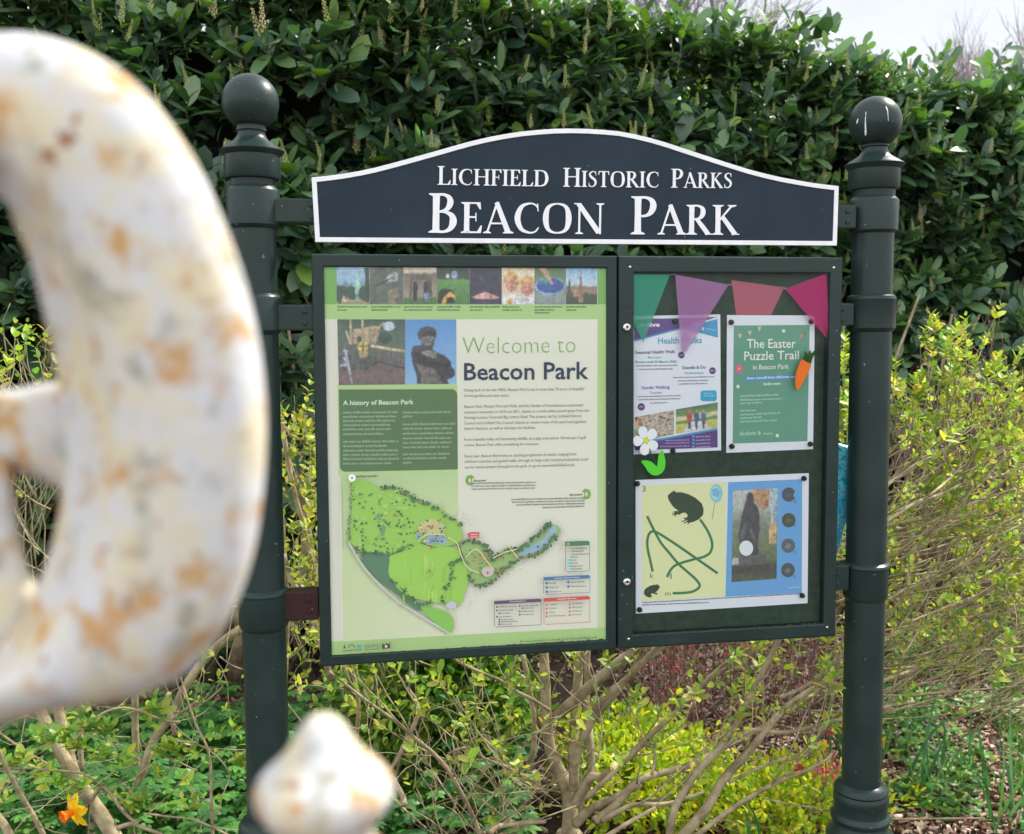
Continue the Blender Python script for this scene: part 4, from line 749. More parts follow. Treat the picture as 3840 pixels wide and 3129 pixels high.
# ---------------------------------------------------------------- bunting, foam carrot, foam daisy
bt = empty('bunting', tuple(board.location), TH, 'string of green, lilac, coral and magenta triangular flags across the top of the right window', 'bunting')
def flag(pts, col, name='pennant', d=-0.0065, lab=None, wob=0.003):
    q = [np.array(R5(*p)) for p in pts]; V = []; C = []; F = []; n_ = 12
    for j in range(n_+1):
        v = j/n_; L0 = q[0]*(1-v)+q[3]*v; L1 = q[1]*(1-v)+q[2]*v
        for i in range(n_+1):
            u = i/n_; Pq = L0*(1-u)+L1*u; V.append(B(*Pq, d + wob*math.sin(u*7+v*2)*v)); k = 1.12 if 0.10 < v < 0.13 else 1.0; C.append(tuple(min(1, c*k) for c in lin(col)))
    for j in range(n_):
        for i in range(n_): a = j*(n_+1)+i; F.append((a, a+1, a+n_+2, a+n_+1))
    o = mk(name, V, F, M['flag'], bt, cols=C, smooth=True); o['label'] = lab
    return o
flag([(137, 142), (378, 142), (200, 595), (137, 470)], '#3FA98A', lab='green pennant', d=-0.0075); flag([(412, 142), (768, 210), (480, 665), (455, 660)], '#B77FB4', lab='lilac pennant', d=-0.0072)
flag([(787, 180), (1138, 228), (1052, 410), (818, 410)], '#D27488', lab='coral pennant tucked behind the trail notice', d=-0.0192, wob=0.0003)
flag([(1145, 238), (1420, 135), (1438, 560), (1420, 565)], '#C92A78', lab='magenta pennant', d=-0.0072)
mb = MB(); mb.tube([B(*R5(*p), -0.0080) for p in ((380, 142), (412, 143))], 0.0008, 5); mb.tube([B(*R5(*p), -0.0080) for p in ((766, 209), (778, 212), (790, 205))], 0.0010, 5); mb.tube([B(*R5(*p), -0.0080) for p in ((1134, 228), (1143, 236), (1150, 236))], 0.0012, 5)
mb.build('string', principled('string', (0.35, 0.33, 0.25), 0.9), bt)
def foam(parent, name, pts, col, d, th=0.0015, f=R5, sm=True, k=5, dome=0.0):
    Pp = [tuple(p) for p in (catmull(pts, k, True) if sm else pts)]
    a = [B(*f(*p), d) for p in Pp]; b = [x+np.array([0, th, 0]) for x in a]; n_ = len(a)
    mk(name, a+b, [tuple(range(n_)), tuple(range(2*n_-1, n_-1, -1))]+[(i, (i+1) % n_, n_+(i+1) % n_, n_+i) for i in range(n_)], M['foam'], parent, cols=[lin(col)]*(2*n_))
ca = empty('foam_carrot', tuple(board.location), TH, 'orange foam carrot with green top stuck over the right side of the trail notice', 'decoration')
foam(ca, 'root', [(1258, 708), (1285, 722), (1316, 738), (1300, 790), (1268, 850), (1240, 900), (1228, 908), (1214, 880), (1214, 820), (1230, 760)], '#F07A2A', -0.0035)
foam(ca, 'leaves', [(1258, 708), (1272, 690), (1275, 650), (1296, 672), (1312, 645), (1318, 668), (1340, 650), (1338, 680), (1326, 700), (1316, 738), (1285, 722)], '#4E7A42', -0.0032, sm=False)
da = empty('foam_daisy', tuple(board.location), TH, 'white foam daisy with yellow centre and bright green leaves, stuck over the walks poster foot', 'decoration')
cx_, cy_ = 218, 1248
for k, a in enumerate((-1.95, -0.75, 0.55, 1.75, 3.10)):
    ca_, sa_ = math.cos(a), math.sin(a); pts = []
    for t in np.linspace(0, 2*math.pi, 12, endpoint=False):
        l = 52+36*math.cos(t); s = (31+6*math.cos(t))*math.sin(t)*.98; pts.append((cx_+ca_*l-sa_*s, cy_+(sa_*l+ca_*s)*1.12))
    foam(da, 'petal', pts, '#E9EEF2', -0.0040+0.00025*k, k=3)
foam(da, 'centre', [(cx_+19*math.cos(t), cy_+20*math.sin(t)) for t in np.linspace(0, 6.28, 10, endpoint=False)], '#D8DC3C', -0.0020)
foam(da, 'leaf', [(186, 1388), (215, 1380), (255, 1390), (290, 1418), (296, 1380), (305, 1340), (328, 1312), (340, 1350), (348, 1400), (335, 1450), (300, 1478), (262, 1478), (232, 1455), (210, 1420)], '#5FD83A', -0.0040, k=3)
mb = MB(); mb.tube([B(*R5(*p), -0.0048) for p in ((232, 1310), (258, 1350), (290, 1420))], 0.0016, 6, c=lin('#2E5A3A')); mb.build('stalk', M['foam'], da)
# ---------------------------------------------------------------- cyan decoration behind the board, tied to the right post
M['cyan'] = None
m, n, out = mat('crinkled_cyan_plastic'); p = N(n, 'ShaderNodeBsdfPrincipled', inp={'Roughness': 0.25, 'Specular IOR Level': 0.7}); LK(n, p.outputs[0], out.inputs[0])
t = N(n, 'ShaderNodeTexCoord'); z = N(n, 'ShaderNodeTexVoronoi', feature='DISTANCE_TO_EDGE', inp={'Scale': 42}); LK(n, t.outputs['Object'], z.inputs['Vector'])
zz = N(n, 'ShaderNodeTexNoise', inp={'Scale': 60, 'Detail': 4, 'Distortion': 1.5}); LK(n, t.outputs['Object'], zz.inputs['Vector'])
r_ = N(n, 'ShaderNodeValToRGB'); r_.color_ramp.elements[0].position = 0.4; r_.color_ramp.elements[1].position = 0.66; r_.color_ramp.elements[0].color = (0.0, 0.50, 0.78, 1); r_.color_ramp.elements[1].color = (0.30, 0.80, 0.92, 1)
LK(n, zz.outputs[0], r_.inputs[0]); LK(n, r_.outputs[0], p.inputs['Base Color']); bmp = N(n, 'ShaderNodeBump', inp={'Strength': 0.6, 'Distance': 0.004}); LK(n, zz.outputs[0], bmp.inputs['Height']); LK(n, bmp.outputs[0], p.inputs['Normal'])
M['cyan'] = m
cy = empty('plastic_egg_decoration', tuple(board.location), TH, 'bright cyan crinkled plastic decoration hanging between the cabinet edge and the right post', 'decoration')
dd = -0.085; pts = [(3090, 1660), (3120, 1655), (3150, 1664), (3178, 1672), (3230, 1690), (3232, 1800), (3212, 1900), (3176, 1955), (3160, 2010), (3141, 2072), (3100, 2090), (3080, 2000), (3074, 1800)]
C = catmull(pts, 5, True); cen = np.mean(C, axis=0); V = []; F = []; nn = len(C)
for s_, yy in ((1.0, 0.0), (0.94, 0.008), (0.7, 0.02), (0.35, 0.027)):
    for c in C: V.append(B(*(cen+(c-cen)*s_), dd+yy*0.5+0.002*noise.noise(Vector((c[0]*.03, c[1]*.03, yy*90)))))
for k in range(3):
    for i in range(nn): j = (i+1) % nn; F.append((k*nn+i, k*nn+j, (k+1)*nn+j, (k+1)*nn+i))
F.append(tuple(3*nn+i for i in range(nn))); b0 = len(V)
V += [B(*(cen+(c-cen)*0.96), dd-0.008) for c in C]; F += [(i, b0+i, b0+(i+1) % nn, (i+1) % nn) for i in range(nn)]; F.append(tuple(b0+i for i in range(nn-1, -1, -1)))
o = mk('shell', V, F, M['cyan'], cy, smooth=True)
# ================================================================ ground
def gh(x, y): return 0.03*noise.noise(Vector((x*.8, y*.8, 0))) + 0.012*noise.noise(Vector((x*4, y*4, 2)))
m, n, out = mat('soil'); p = N(n, 'ShaderNodeBsdfPrincipled', inp={'Roughness': 0.95}); LK(n, p.outputs[0], out.inputs[0]); t = N(n, 'ShaderNodeTexCoord')
z = N(n, 'ShaderNodeTexNoise', inp={'Scale': 14, 'Detail': 8, 'Roughness': 0.7}); LK(n, t.outputs['Object'], z.inputs['Vector']); r_ = N(n, 'ShaderNodeValToRGB')
r_.color_ramp.elements[0].position = 0.35; r_.color_ramp.elements[0].color = (0.03, 0.018, 0.013, 1); r_.color_ramp.elements[1].position = 0.7; r_.color_ramp.elements[1].color = (0.13, 0.085, 0.06, 1); LK(n, z.outputs[0], r_.inputs[0]); LK(n, r_.outputs[0], p.inputs['Base Color'])
bmp = N(n, 'ShaderNodeBump', inp={'Strength': 0.9, 'Distance': 0.03}); LK(n, z.outputs[0], bmp.inputs['Height']); LK(n, bmp.outputs[0], p.inputs['Normal']); M['soil'] = m
V = []; F = []
xs_ = list(np.linspace(-120, -6, 8)) + list(np.linspace(-5.5, 7, 110)) + list(np.linspace(8, 120, 8)); ys_ = list(np.linspace(-100, -1.5, 6)) + list(np.linspace(-1, 9, 90)) + list(np.linspace(10, 160, 8))
for y in ys_:
    for x in xs_: V.append((x, y, gh(x, y)))
nx = len(xs_)
for j in range(len(ys_)-1):
    for i in range(nx-1): a = j*nx+i; F.append((a, a+1, a+nx+1, a+nx))
tag(mk('ground', V, F, M['soil'], smooth=True), kind='structure')
# bark chips
M['bark'] = attr_mat('bark_chips', 0.9, 0.2, 0.3, 120, bump=0.4)
V = []; F = []; C = []
chip = [lin(c) for c in ('#5A3F32', '#7A5A48', '#9A7C66', '#B89C84', '#6B4638', '#C8B4A0', '#4A342A', '#8A5F50')]
def chips(n_, fx_, fy_):
    for _ in range(n_):
        y = random.uniform(*fy_); x = fx_(y)
        a = random.uniform(0, 6.28); l = random.uniform(.008, .034); w_ = l*random.uniform(.2, .55); zc = gh(x, y)+random.uniform(.004, .02); tl = random.gauss(0, .3); t2 = random.gauss(0, .3); th = random.uniform(.002, .006)
        ca_, sa_ = math.cos(a), math.sin(a); b = len(V); c = random.choice(chip)
        for sx, sy in ((-1, -.7), (1, -1), (.8, 1), (-.7, .8)):
            for dz in (0, th): V.append((x+sx*l/2*ca_-sy*w_/2*sa_, y+sx*l/2*sa_+sy*w_/2*ca_, zc+sx*l/2*tl+sy*w_/2*t2+dz)); C.append(c)
        F.extend([(b+1, b+3, b+5, b+7), (b, b+2, b+3, b+1), (b+2, b+4, b+5, b+3), (b+4, b+6, b+7, b+5), (b+6, b, b+1, b+7)])
chips(7000, lambda y: random.uniform(-.52, .0)*y, (3.0, 4.6)); chip += [lin(c) for c in ('#C9B3A0', '#BFA390', '#D2C0AE')]
chips(24000, lambda y: random.uniform(.12, .60)*y, (3.0, 6.6)); chips(2500, lambda y: random.uniform(-.1, .3)*y, (3, 5))
tag(mk('bark_mulch', V, F, M['bark'], cols=C), 'brown and tan bark chips spread over the planting bed', 'mulch', kind='stuff')
# ================================================================ leaves
def norm(a): return a/(np.linalg.norm(a, axis=-1, keepdims=True)+1e-9)
class Leaves:
    def __init__(s): s.P = []; s.D = []; s.N = []; s.L = []; s.W = []; s.C = []; s.droop = []
    def add(s, p, d, nn, l, w_, c, dr=0.15): s.P.append(p); s.D.append(d); s.N.append(nn); s.L.append(l); s.W.append(w_); s.C.append(c); s.droop.append(dr)
    def build(s, name, m, parent=None, origin=None, rows=((.22, .78), (.52, 1.0), (.82, .68)), fold=0.22):
        P = np.array(s.P, float); n_ = len(P); D = norm(np.array(s.D, float)); Nn = np.array(s.N, float); Nn = norm(Nn-D*np.sum(Nn*D, 1, keepdims=True)+1e-6); Sd = np.cross(D, Nn)
        L_ = np.array(s.L)[:, None]; W_ = np.array(s.W)[:, None]/2; dr = np.array(s.droop)[:, None]; pts = [P]
        for r, w_ in rows:
            c = P+D*L_*r-Nn*L_*dr*r*r; pts += [c+Sd*W_*w_+Nn*W_*w_*fold, c, c-Sd*W_*w_+Nn*W_*w_*fold]
        pts.append(P+D*L_-Nn*L_*dr); k = len(pts); V = np.stack(pts, 1).reshape(-1, 3); nr = len(rows)
        fs = [(0, 1, 2), (0, 2, 3)]
        for q_ in range(nr-1): a = 1+3*q_; fs += [(a, a+3, a+4, a+1), (a+1, a+4, a+5, a+2)]
        a = 1+3*(nr-1); fs += [(a, k-1, a+1), (a+1, k-1, a+2)]
        base = (np.arange(n_)*k)[:, None]; lp = np.concatenate([base+np.array(f)[None, :] for f in fs], 1).ravel(); tot = np.tile([len(f) for f in fs], n_)
        cols = np.repeat(np.array(s.C, float), k, axis=0)
        return mk(name, V, (lp, tot), m, parent, cols, True, origin)
M['laurel'] = leaf_mat('laurel_leaf', 0.42, 0.70, 0.22, (1.6, 2.0, 0.6)); M['spring'] = leaf_mat('spring_leaf', 0.42, 0.35, 0.42, (1.5, 1.5, 0.6)); M['cover'] = leaf_mat('ground_leaf', 0.45, 0.35, 0.3, (1.3, 1.6, 0.6))
M['stemgreen'] = principled('green_stem', (0.09, 0.10, 0.035), 0.7, var=0.5, scale=30)
M['twig'] = principled('pale_twig', (0.25, 0.20, 0.10), 0.8, col2=(0.46, 0.39, 0.23), var=0.4, scale=25, bump=0.5, bscale=90)
M['barkstem'] = principled('shrub_bark', (0.22, 0.165, 0.088), 0.85, col2=(0.44, 0.36, 0.215), var=0.45, scale=22, bump=0.7, bscale=70)
M['purpletwig'] = principled('purple_twig', (0.20, 0.115, 0.10), 0.8, var=0.6, scale=30)
rnd = random.Random(11)
def rv(s=1.0): return np.array([rnd.gauss(0, s), rnd.gauss(0, s), rnd.gauss(0, s)])
def unit(v): v = np.asarray(v, float); return v/(np.linalg.norm(v)+1e-9)
# ---------------------------------------------------------------- laurel hedge
HY0, HSL = 4.62, 0.33
hdir = unit([1, HSL, 0]); hn = unit([HSL, -1, 0])                # along the hedge; out of its front
def htop(x): return 3.06 - 0.22*min(1, max(0, (x-.6)/1.2)) - 0.02*max(0, x-1.9) + 0.06*noise.noise(Vector((x*1.3, 0, 5))) + 0.06*noise.noise(Vector((x*4, 0, 9)))
def hfront(x, z):
    """how far the leafy surface stands out from the hedge plane"""
    b = 0.24*noise.noise(Vector((x*1.1, z*1.3, 1))) + 0.13*noise.noise(Vector((x*3.1, z*3.1, 4)))
    return b - 0.50*max(0, (1.0-z))**1.0 - 0.35*max(0, z-2.75)**1.4
hedge = empty('laurel_hedge', (0.5, HY0+0.5*HSL+0.6, 0), 0, 'tall dense laurel hedge with glossy dark green leaves, behind the noticeboard', 'hedge')
HO = np.array(hedge.location)
LV = Leaves(); HT = MB(); SP = []; gcol = [lin(c) for c in ('#3A5A3E', '#456640', '#314E3A', '#4E6E44', '#5A7846', '#3A5743')]; newc = [lin(c) for c in ('#5E7E34', '#6D8A3A', '#557536')]
gcol = [tuple((v*.86+.14*sum(c)/3)*1.25 for v in c) for c in gcol]; gcol += [tuple(v*.7 for v in gcol[0]), tuple(v*1.35 for v in gcol[3])]
def gap(x, z): return noise.noise(Vector((x*1.6+3, z*2.0, 12)))+0.5*noise.noise(Vector((x*3.7, z*3.7, 3)))
def shoot(p, d, l, nl, lsz, new=0.0, dep=0):
    d = unit(d); HT_pts = [p, p+d*l*.5+rv(.006), p+d*l]
    if dep == 0: HT.tube([q-HO for q in HT_pts], [.0035, .0028, .002], 4)
    a0 = rnd.uniform(0, 6.28); u = unit(np.cross(d, [0.2, 0.1, 1.0])); v = np.cross(d, u)
    for k in range(nl):
        f = (k+.6)/nl; a = a0+k*2.4; q_ = p+d*l*f; rad = u*math.cos(a)+v*math.sin(a); sp = .95-.55*f
        dd = unit(d*(1-sp*.75)+rad*sp+np.array([0, 0, .05])+rv(.12)); nn = unit(np.cross(np.cross(dd, d), dd)*1.0+np.array([0, 0, .5])+rv(.2)); ls = lsz*rnd.uniform(.55, 1.2)*(.78 if f > .85 else 1)
        c = rnd.choice(newc) if rnd.random() < new and f > .45 else rnd.choice(gcol); j = rnd.uniform(.8, 1.25); LV.add(q_-HO, dd, nn, ls, ls*rnd.uniform(.40, .52), tuple(min(.5, e*j) for e in c), rnd.uniform(.02, .28))
area_n = 0
x = -3.4
for _ in range(5200):
    x = rnd.uniform(-3.2, 5.6); z = rnd.uniform(0.12, 3.30)
    if z > htop(x): continue
    g = gap(x, z)
    if g > 0.42 or (z < 2.0 and g > 0.05 and rnd.random() < .8) or (z < 1.7 and rnd.random() < .38): continue
    f = hfront(x, z)-rnd.uniform(0, .10)-max(0, g)*.3; p = np.array([x, HY0+HSL*x, z])+hn*f; upb = .35+.8*max(0, z-2.5)
    d = hn*rnd.uniform(.45, 1.0)+np.array([0, 0, rnd.uniform(-.05, .8)+upb])+hdir*rnd.gauss(0, .45); shoot(p, d, rnd.uniform(.09, .17), rnd.randint(6, 9), rnd.uniform(.105, .145), .10+.35*max(0, z-2.6))
    if rnd.random() < (.25 if z > 1.9 else .05): SP.append((p+unit(d)*.13+hn*.05, z))
for _ in range(3600):                                               # deeper layer
    x = rnd.uniform(-3.2, 5.6); z = rnd.uniform(0.15, 3.1); f = hfront(x, z)-rnd.uniform(.15, .36)
    if gap(x, z) > .5: continue
    p = np.array([x, HY0+HSL*x, z])+hn*f; shoot(p, hn*rnd.uniform(.2, .8)+np.array([0, 0, rnd.uniform(-.2, .8)])+hdir*rnd.gauss(0, .6), .12, rnd.randint(4, 6), rnd.uniform(.10, .13), 0, 1)
for _ in range(2800):                                               # top
    x = rnd.uniform(-3.2, 5.8); b_ = rnd.uniform(0, 1.1); z = htop(x)-.10-0.15*b_*b_+rnd.gauss(0, .04); f = hfront(x, min(z, 2.9))*.6
    p = np.array([x, HY0+HSL*x, z])+hn*(f-b_); tall = rnd.random() < .18
    shoot(p, np.array([rnd.gauss(0, .3), rnd.gauss(0, .3), 1.0])+hn*.15, rnd.uniform(.16, .26) if tall else rnd.uniform(.09, .15), rnd.randint(6, 9), rnd.uniform(.08, .12), .75 if tall else .45)
    if rnd.random() < .10: SP.append((p+np.array([0, 0, .08]), z))
for _ in range(2200):                                               # back and ends
    x = rnd.uniform(-3.2, 5.8); z = rnd.uniform(.2, 3.1); p = np.array([x, HY0+HSL*x, z])-hn*1.15; shoot(p, -hn+np.array([0, 0, .4])+rv(.3), .12, 6, .12, 0, 1)
LV.build('foliage', M['laurel'], hedge, None, rows=((.2, .66), (.52, 1.0), (.84, .76)), fold=.16)
HT.build('shoots', M['stemgreen'], hedge)
# flower spikes: upright pale racemes, the nearest ones as parts
M['spike'] = attr_mat('flower_spike', 0.75, 0.2, 0.25, 300)
def spike_geo(mb, p, d, l, col):
    d = unit(d); u = unit(np.cross(d, [.3, .2, 1])); v = np.cross(d, u); mb.tube([p, p+d*l], [.0022, .001], 4, tuple(c*.8 for c in col)); nn = int(l/.0030)
    for k in range(nn):
        f = k/nn; a = k*2.4; r = (.0095*(1-f*.7)); q_ = p+d*l*(.12+.88*f)+(u*math.cos(a)+v*math.sin(a))*r; s = .0042*(1-.45*f); c = tuple(e*rnd.uniform(.8, 1.2) for e in col)
        mb.add([q_+u*s, q_-u*s, q_+v*s, q_-v*s, q_+d*s*1.3, q_-d*s*1.1], [(0, 2, 4), (2, 1, 4), (1, 3, 4), (3, 0, 4), (2, 0, 5), (1, 2, 5), (3, 1, 5), (0, 3, 5)], c)
scols = [lin(c) for c in ('#A3AA66', '#B4B676', '#969E60', '#A9A070', '#A9AE6C')]
vis = []
for p, z in SP:
    r_v = p-CAM; dz = float(np.dot(r_v, CF)); px = CX+FN*float(np.dot(r_v, CR))/dz; py = CY-FN*float(np.dot(r_v, CU))/dz; vis.append((0 < px < 3840 and -100 < py < 1700, -dz, tuple(p)))
vis.sort(key=lambda t: (not t[0], -t[1])); rest = MB(); protos = []
for k in range(5):
    mb = MB(); spike_geo(mb, np.zeros(3), np.array([.05*k-.1, 0, 1]), .10, scols[k])
    if k % 2: spike_geo(mb, np.array([.012, 0, -.01]), np.array([.3, .1, 1]), .08, scols[k])
    protos.append(mb)
pobj = []
for i, (_, _, p) in enumerate(vis):
    p = np.array(p)-HO; d = np.array([rnd.gauss(0, .12), rnd.gauss(0, .12), 1])
    if i < 96:
        if len(pobj) < 5: o = protos[len(pobj)].build('flower_spike', M['spike'], hedge); pobj.append(o)
        else: o = rnd.choice(pobj).copy(); COL.objects.link(o); o.parent = hedge
        o.location = p; o.rotation_euler = (rnd.gauss(0, .15), rnd.gauss(0, .15), rnd.uniform(0, 6)); s_ = rnd.uniform(.7, 1.25); o.scale = (s_, s_, s_*rnd.uniform(.9, 1.2))
    elif i < 420: spike_geo(rest, p, d, rnd.uniform(.06, .12), rnd.choice(scols))
o = rest.build('flower_spikes', M['spike'], hedge); o['kind'] = 'stuff'
# inner mass of the hedge, coloured near-black for the shade in its gaps
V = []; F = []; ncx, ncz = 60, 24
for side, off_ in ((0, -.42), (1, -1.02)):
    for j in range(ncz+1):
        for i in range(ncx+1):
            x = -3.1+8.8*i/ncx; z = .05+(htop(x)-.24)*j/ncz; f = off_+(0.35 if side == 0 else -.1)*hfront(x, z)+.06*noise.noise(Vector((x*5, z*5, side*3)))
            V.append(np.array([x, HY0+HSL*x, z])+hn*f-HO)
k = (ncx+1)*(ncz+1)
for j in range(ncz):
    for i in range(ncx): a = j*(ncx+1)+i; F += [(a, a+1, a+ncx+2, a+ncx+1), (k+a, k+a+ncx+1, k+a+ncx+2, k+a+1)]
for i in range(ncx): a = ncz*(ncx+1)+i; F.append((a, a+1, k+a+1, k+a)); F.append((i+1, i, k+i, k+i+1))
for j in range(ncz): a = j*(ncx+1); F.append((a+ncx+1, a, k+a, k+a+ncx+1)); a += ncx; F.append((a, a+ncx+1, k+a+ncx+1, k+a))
mk('shade_core', V, F, principled('core_shade_black', (0.010, 0.014, 0.011), 0.95, var=.8, scale=12), hedge)
HB_ = MB()
for _ in range(170):
    x = rnd.uniform(-3, 5.4); p = np.array([x, HY0+HSL*x, 0])-hn*rnd.uniform(.2, .5); pts = [p]
    for k in range(5): pts.append(pts[-1]+np.array([rnd.gauss(0, .09), rnd.gauss(0, .05), rnd.uniform(.25, .45)])+hn*.05)
    HB_.tube([q_-HO for q_ in pts], np.linspace(rnd.uniform(.012, .03), .006, 6), 6)
HB_.build('branches', M['barkstem'], hedge, True)
# ================================================================ shrubs
ycols = [lin(c) for c in ('#97A644', '#ACB850', '#8A9A46', '#BCC860', '#7E8E48', '#A8A058')]; mcols = [lin(c) for c in ('#6E9440', '#82A548', '#5F8A3C', '#93B04C')]; gold = [lin(c) for c in ('#C6CC34', '#AEC030', '#D6D848', '#93AC30', '#7E9C34')]; dark = [lin(c) for c in ('#3E5F30', '#4C7038', '#557A3C', '#35552C')]
def sprig(LVs, p, d, l, n_, sz, cols, wr=.5, sp_=.8, org=None):
    """opposite leaf pairs along a twig"""
    d = unit(d); u = unit(np.cross(d, rv()+[0, 0, 1])); v = np.cross(d, u)
    for k in range(n_):
        f = (k+.5)/n_; a = k*1.57; e = u*math.cos(a)+v*math.sin(a); s = sz*rnd.uniform(.7, 1.2)*(1.05-.5*f)
        for sg in (1, -1):
            dd = unit(e*sg*sp_+d*(.5+.5*f)+rv(.15)); nn = unit(d+np.array([0, 0, .5])-e*sg*.3+rv(.2)); LVs.add(p+d*l*f-org, dd, nn, s, s*wr, tuple(c*rnd.uniform(.85, 1.2) for c in rnd.choice(cols)), rnd.uniform(-.1, .3))
class Shrub:
    def __init__(s, name, base, label, cat, cols, leaf=.03, bark='barkstem', wr=.5, lm='spring', group=None):
        s.o = empty(name, base, 0, label, cat, group); s.b = np.array(base, float); s.T = MB(); s.tw = MB(); s.L = Leaves(); s.cols = cols; s.leaf = leaf; s.bark = bark; s.wr = wr; s.lm = lm
    def limb(s, pts, r0, r1, n=8): C = catmull(pts, 5); s.T.tube([c-s.b for c in C], np.linspace(r0, r1, len(C)), n); return C
    def twig(s, p, d, l, r=.0022, leaves=4, curl=.12, up_=.10, depth=0, dens=1.0, bare=.3):
        d = unit(d); pts = [np.array(p, float)]; k = 6
        for i in range(k): d = unit(d+rv(curl)+np.array([0, 0, up_])); pts.append(pts[-1]+d*l/k)
        s.tw.tube([c-s.b for c in pts], np.linspace(r, r*.45, k+1), 4)
        if depth > 0:
            for i in range(2, k):
                if rnd.random() < .75: s.twig(pts[i], unit(d+rv(.55)), l*rnd.uniform(.35, .65), r*.6, leaves, curl, up_, depth-1, dens, bare)
        if rnd.random() > bare:
            for i in range(1, k+1):
                if rnd.random() < dens*.5: sprig(s.L, pts[i], pts[i]-pts[i-1]+rv(.02), .035, rnd.randint(1, 2), s.leaf*.8, s.cols, s.wr, org=s.b)
            sprig(s.L, pts[-1]-d*.01, d, s.leaf*1.5, leaves, s.leaf, s.cols, s.wr, org=s.b)
        return pts
    def finish(s):
        if s.T.V: s.T.build('branch', M[s.bark], s.o, True)
        if s.tw.V: s.tw.build('twigs', M['twig' if s.bark != 'purpletwig' else 'purpletwig'], s.o, True)
        if s.L.P: s.L.build('foliage', M[s.lm], s.o)
def tr(f, pts, Y0, Y1=None):
    Y1 = Y0 if Y1 is None else Y1; n_ = len(pts); return [atY(*f(*p), Y0+(Y1-Y0)*i/max(1, n_-1)) for i, p in enumerate(pts)]
def dpx(r_px, Y): return r_px/FN*Y
# --- the big multi-stemmed shrub under and right of the board
B0 = atY(*Z2(1660, 1290), 2.75); base = np.array([B0[0], 2.78, gh(B0[0], 2.78)])
S1 = Shrub('multi_stemmed_shrub', tuple(base), 'large shrub with pale fanning stems and small lime leaves under and right of the board', 'shrub', ycols+mcols[:2]+[lin('#A9C048')], .037)
def st(f, pts, r0, r1, Y0, Y1, tw=0, **k):
    P_ = tr(f, pts, Y0, Y1); kx = .56312/1.0 if f is not Z3 and f is not Z4 else (.72266 if f is Z3 else .69136); C = S1.limb(P_, dpx(r0*kx, Y0), dpx(r1*kx, Y1)); S1.lastC = C
    for _ in range(tw):
        i = rnd.randrange(len(C)//4, len(C)-1); dr = unit(C[i+1]-C[i]) if i+1 < len(C) else unit(C[i]-C[i-1]); S1.twig(C[i], dr*.8+rv(.5)+np.array([.15, 0, .25]), rnd.uniform(.15, .4), .0022, **k)
    return C
S1.limb([base, base+(B0-base)*.5, B0], .045, .038)
for a in (Z2,):
    st(a, [(1660, 1290), (1665, 1120), (1640, 960), (1565, 820), (1515, 600), (1500, 300), (1488, 60), (1470, -300)], 56, 30, 2.75, 2.85, 3)
    st(a, [(1670, 1200), (1685, 950), (1685, 700), (1705, 420), (1728, 90), (1740, -300)], 42, 30, 2.76, 2.95, 3)
    st(a, [(1700, 1150), (1800, 900), (1795, 640), (1775, 450), (1782, 90), (1790, -250)], 34, 17, 2.8, 3.05, 3)
    st(a, [(1690, 1000), (1700, 800), (1780, 600), (1870, 410), (2000, 300), (2131, 170), (2400, -120)], 36, 18, 2.72, 2.7, 4)
    st(a, [(1700, 1100), (1800, 920), (1870, 915), (1950, 860), (2050, 770), (2131, 700), (2300, 540)], 34, 16, 2.7, 2.65, 3)
    st(a, [(1700, 1230), (1800, 1130), (1950, 1060), (2131, 960)], 34, 26, 2.68, 2.6, 2); st(a, [(1960, 1170), (2050, 1110), (2131, 1095), (2300, 1050)], 16, 12, 2.65, 2.6, 1)
    st(a, [(1080, 1330), (1010, 1160), (930, 1000), (860, 880), (760, 760), (640, 660), (500, 540), (330, 420), (200, 320), (60, 210)], 17, 8, 2.6, 2.5, 5, bare=.15)
    st(a, [(440, 900), (500, 820), (560, 700), (600, 620), (650, 500), (640, 410), (580, 320)], 15, 15, 2.6, 2.7, 3, bare=.1); st(a, [(560, 1100), (545, 1030), (470, 900)], 24, 16, 2.55, 2.6, 0)
    st(a, [(1530, 470), (1400, 390), (1300, 340), (1200, 270), (1100, 230), (930, 150), (850, 90)], 13, 9, 2.7, 2.6, 4, bare=.1); st(a, [(850, 760), (980, 720), (1100, 790), (1250, 850), (1380, 920), (1500, 1000)], 9, 8, 2.55, 2.6, 4)
    st(a, [(1130, 1290), (1200, 1240), (1350, 1220), (1500, 1210)], 22, 14, 2.5, 2.6, 2); st(a, [(1400, 850), (1430, 600), (1390, 300), (1350, 100)], 20, 17, 2.95, 3.0, 3)
    for _ in range(34):
        x0, y0 = rnd.uniform(700, 1700), rnd.uniform(900, 1400); S1.twig(atY(*a(x0, y0), rnd.uniform(2.5, 2.8)), np.array([rnd.uniform(-.9, .9), 0, rnd.uniform(.0, .9)]), rnd.uniform(.2, .45), rnd.uniform(.0012, .003), 3, .25, .04, 1, .4, .8)
    for _ in range(16):
        x0, y0 = rnd.uniform(300, 1500), rnd.uniform(100, 900); S1.twig(atY(*a(x0, y0), rnd.uniform(2.5, 2.75)), np.array([rnd.uniform(-.9, .9), 0, rnd.uniform(-.1, .6)]), rnd.uniform(.15, .3), .0018, 3, .2, .04, 0, .8, .1)
b = Z3
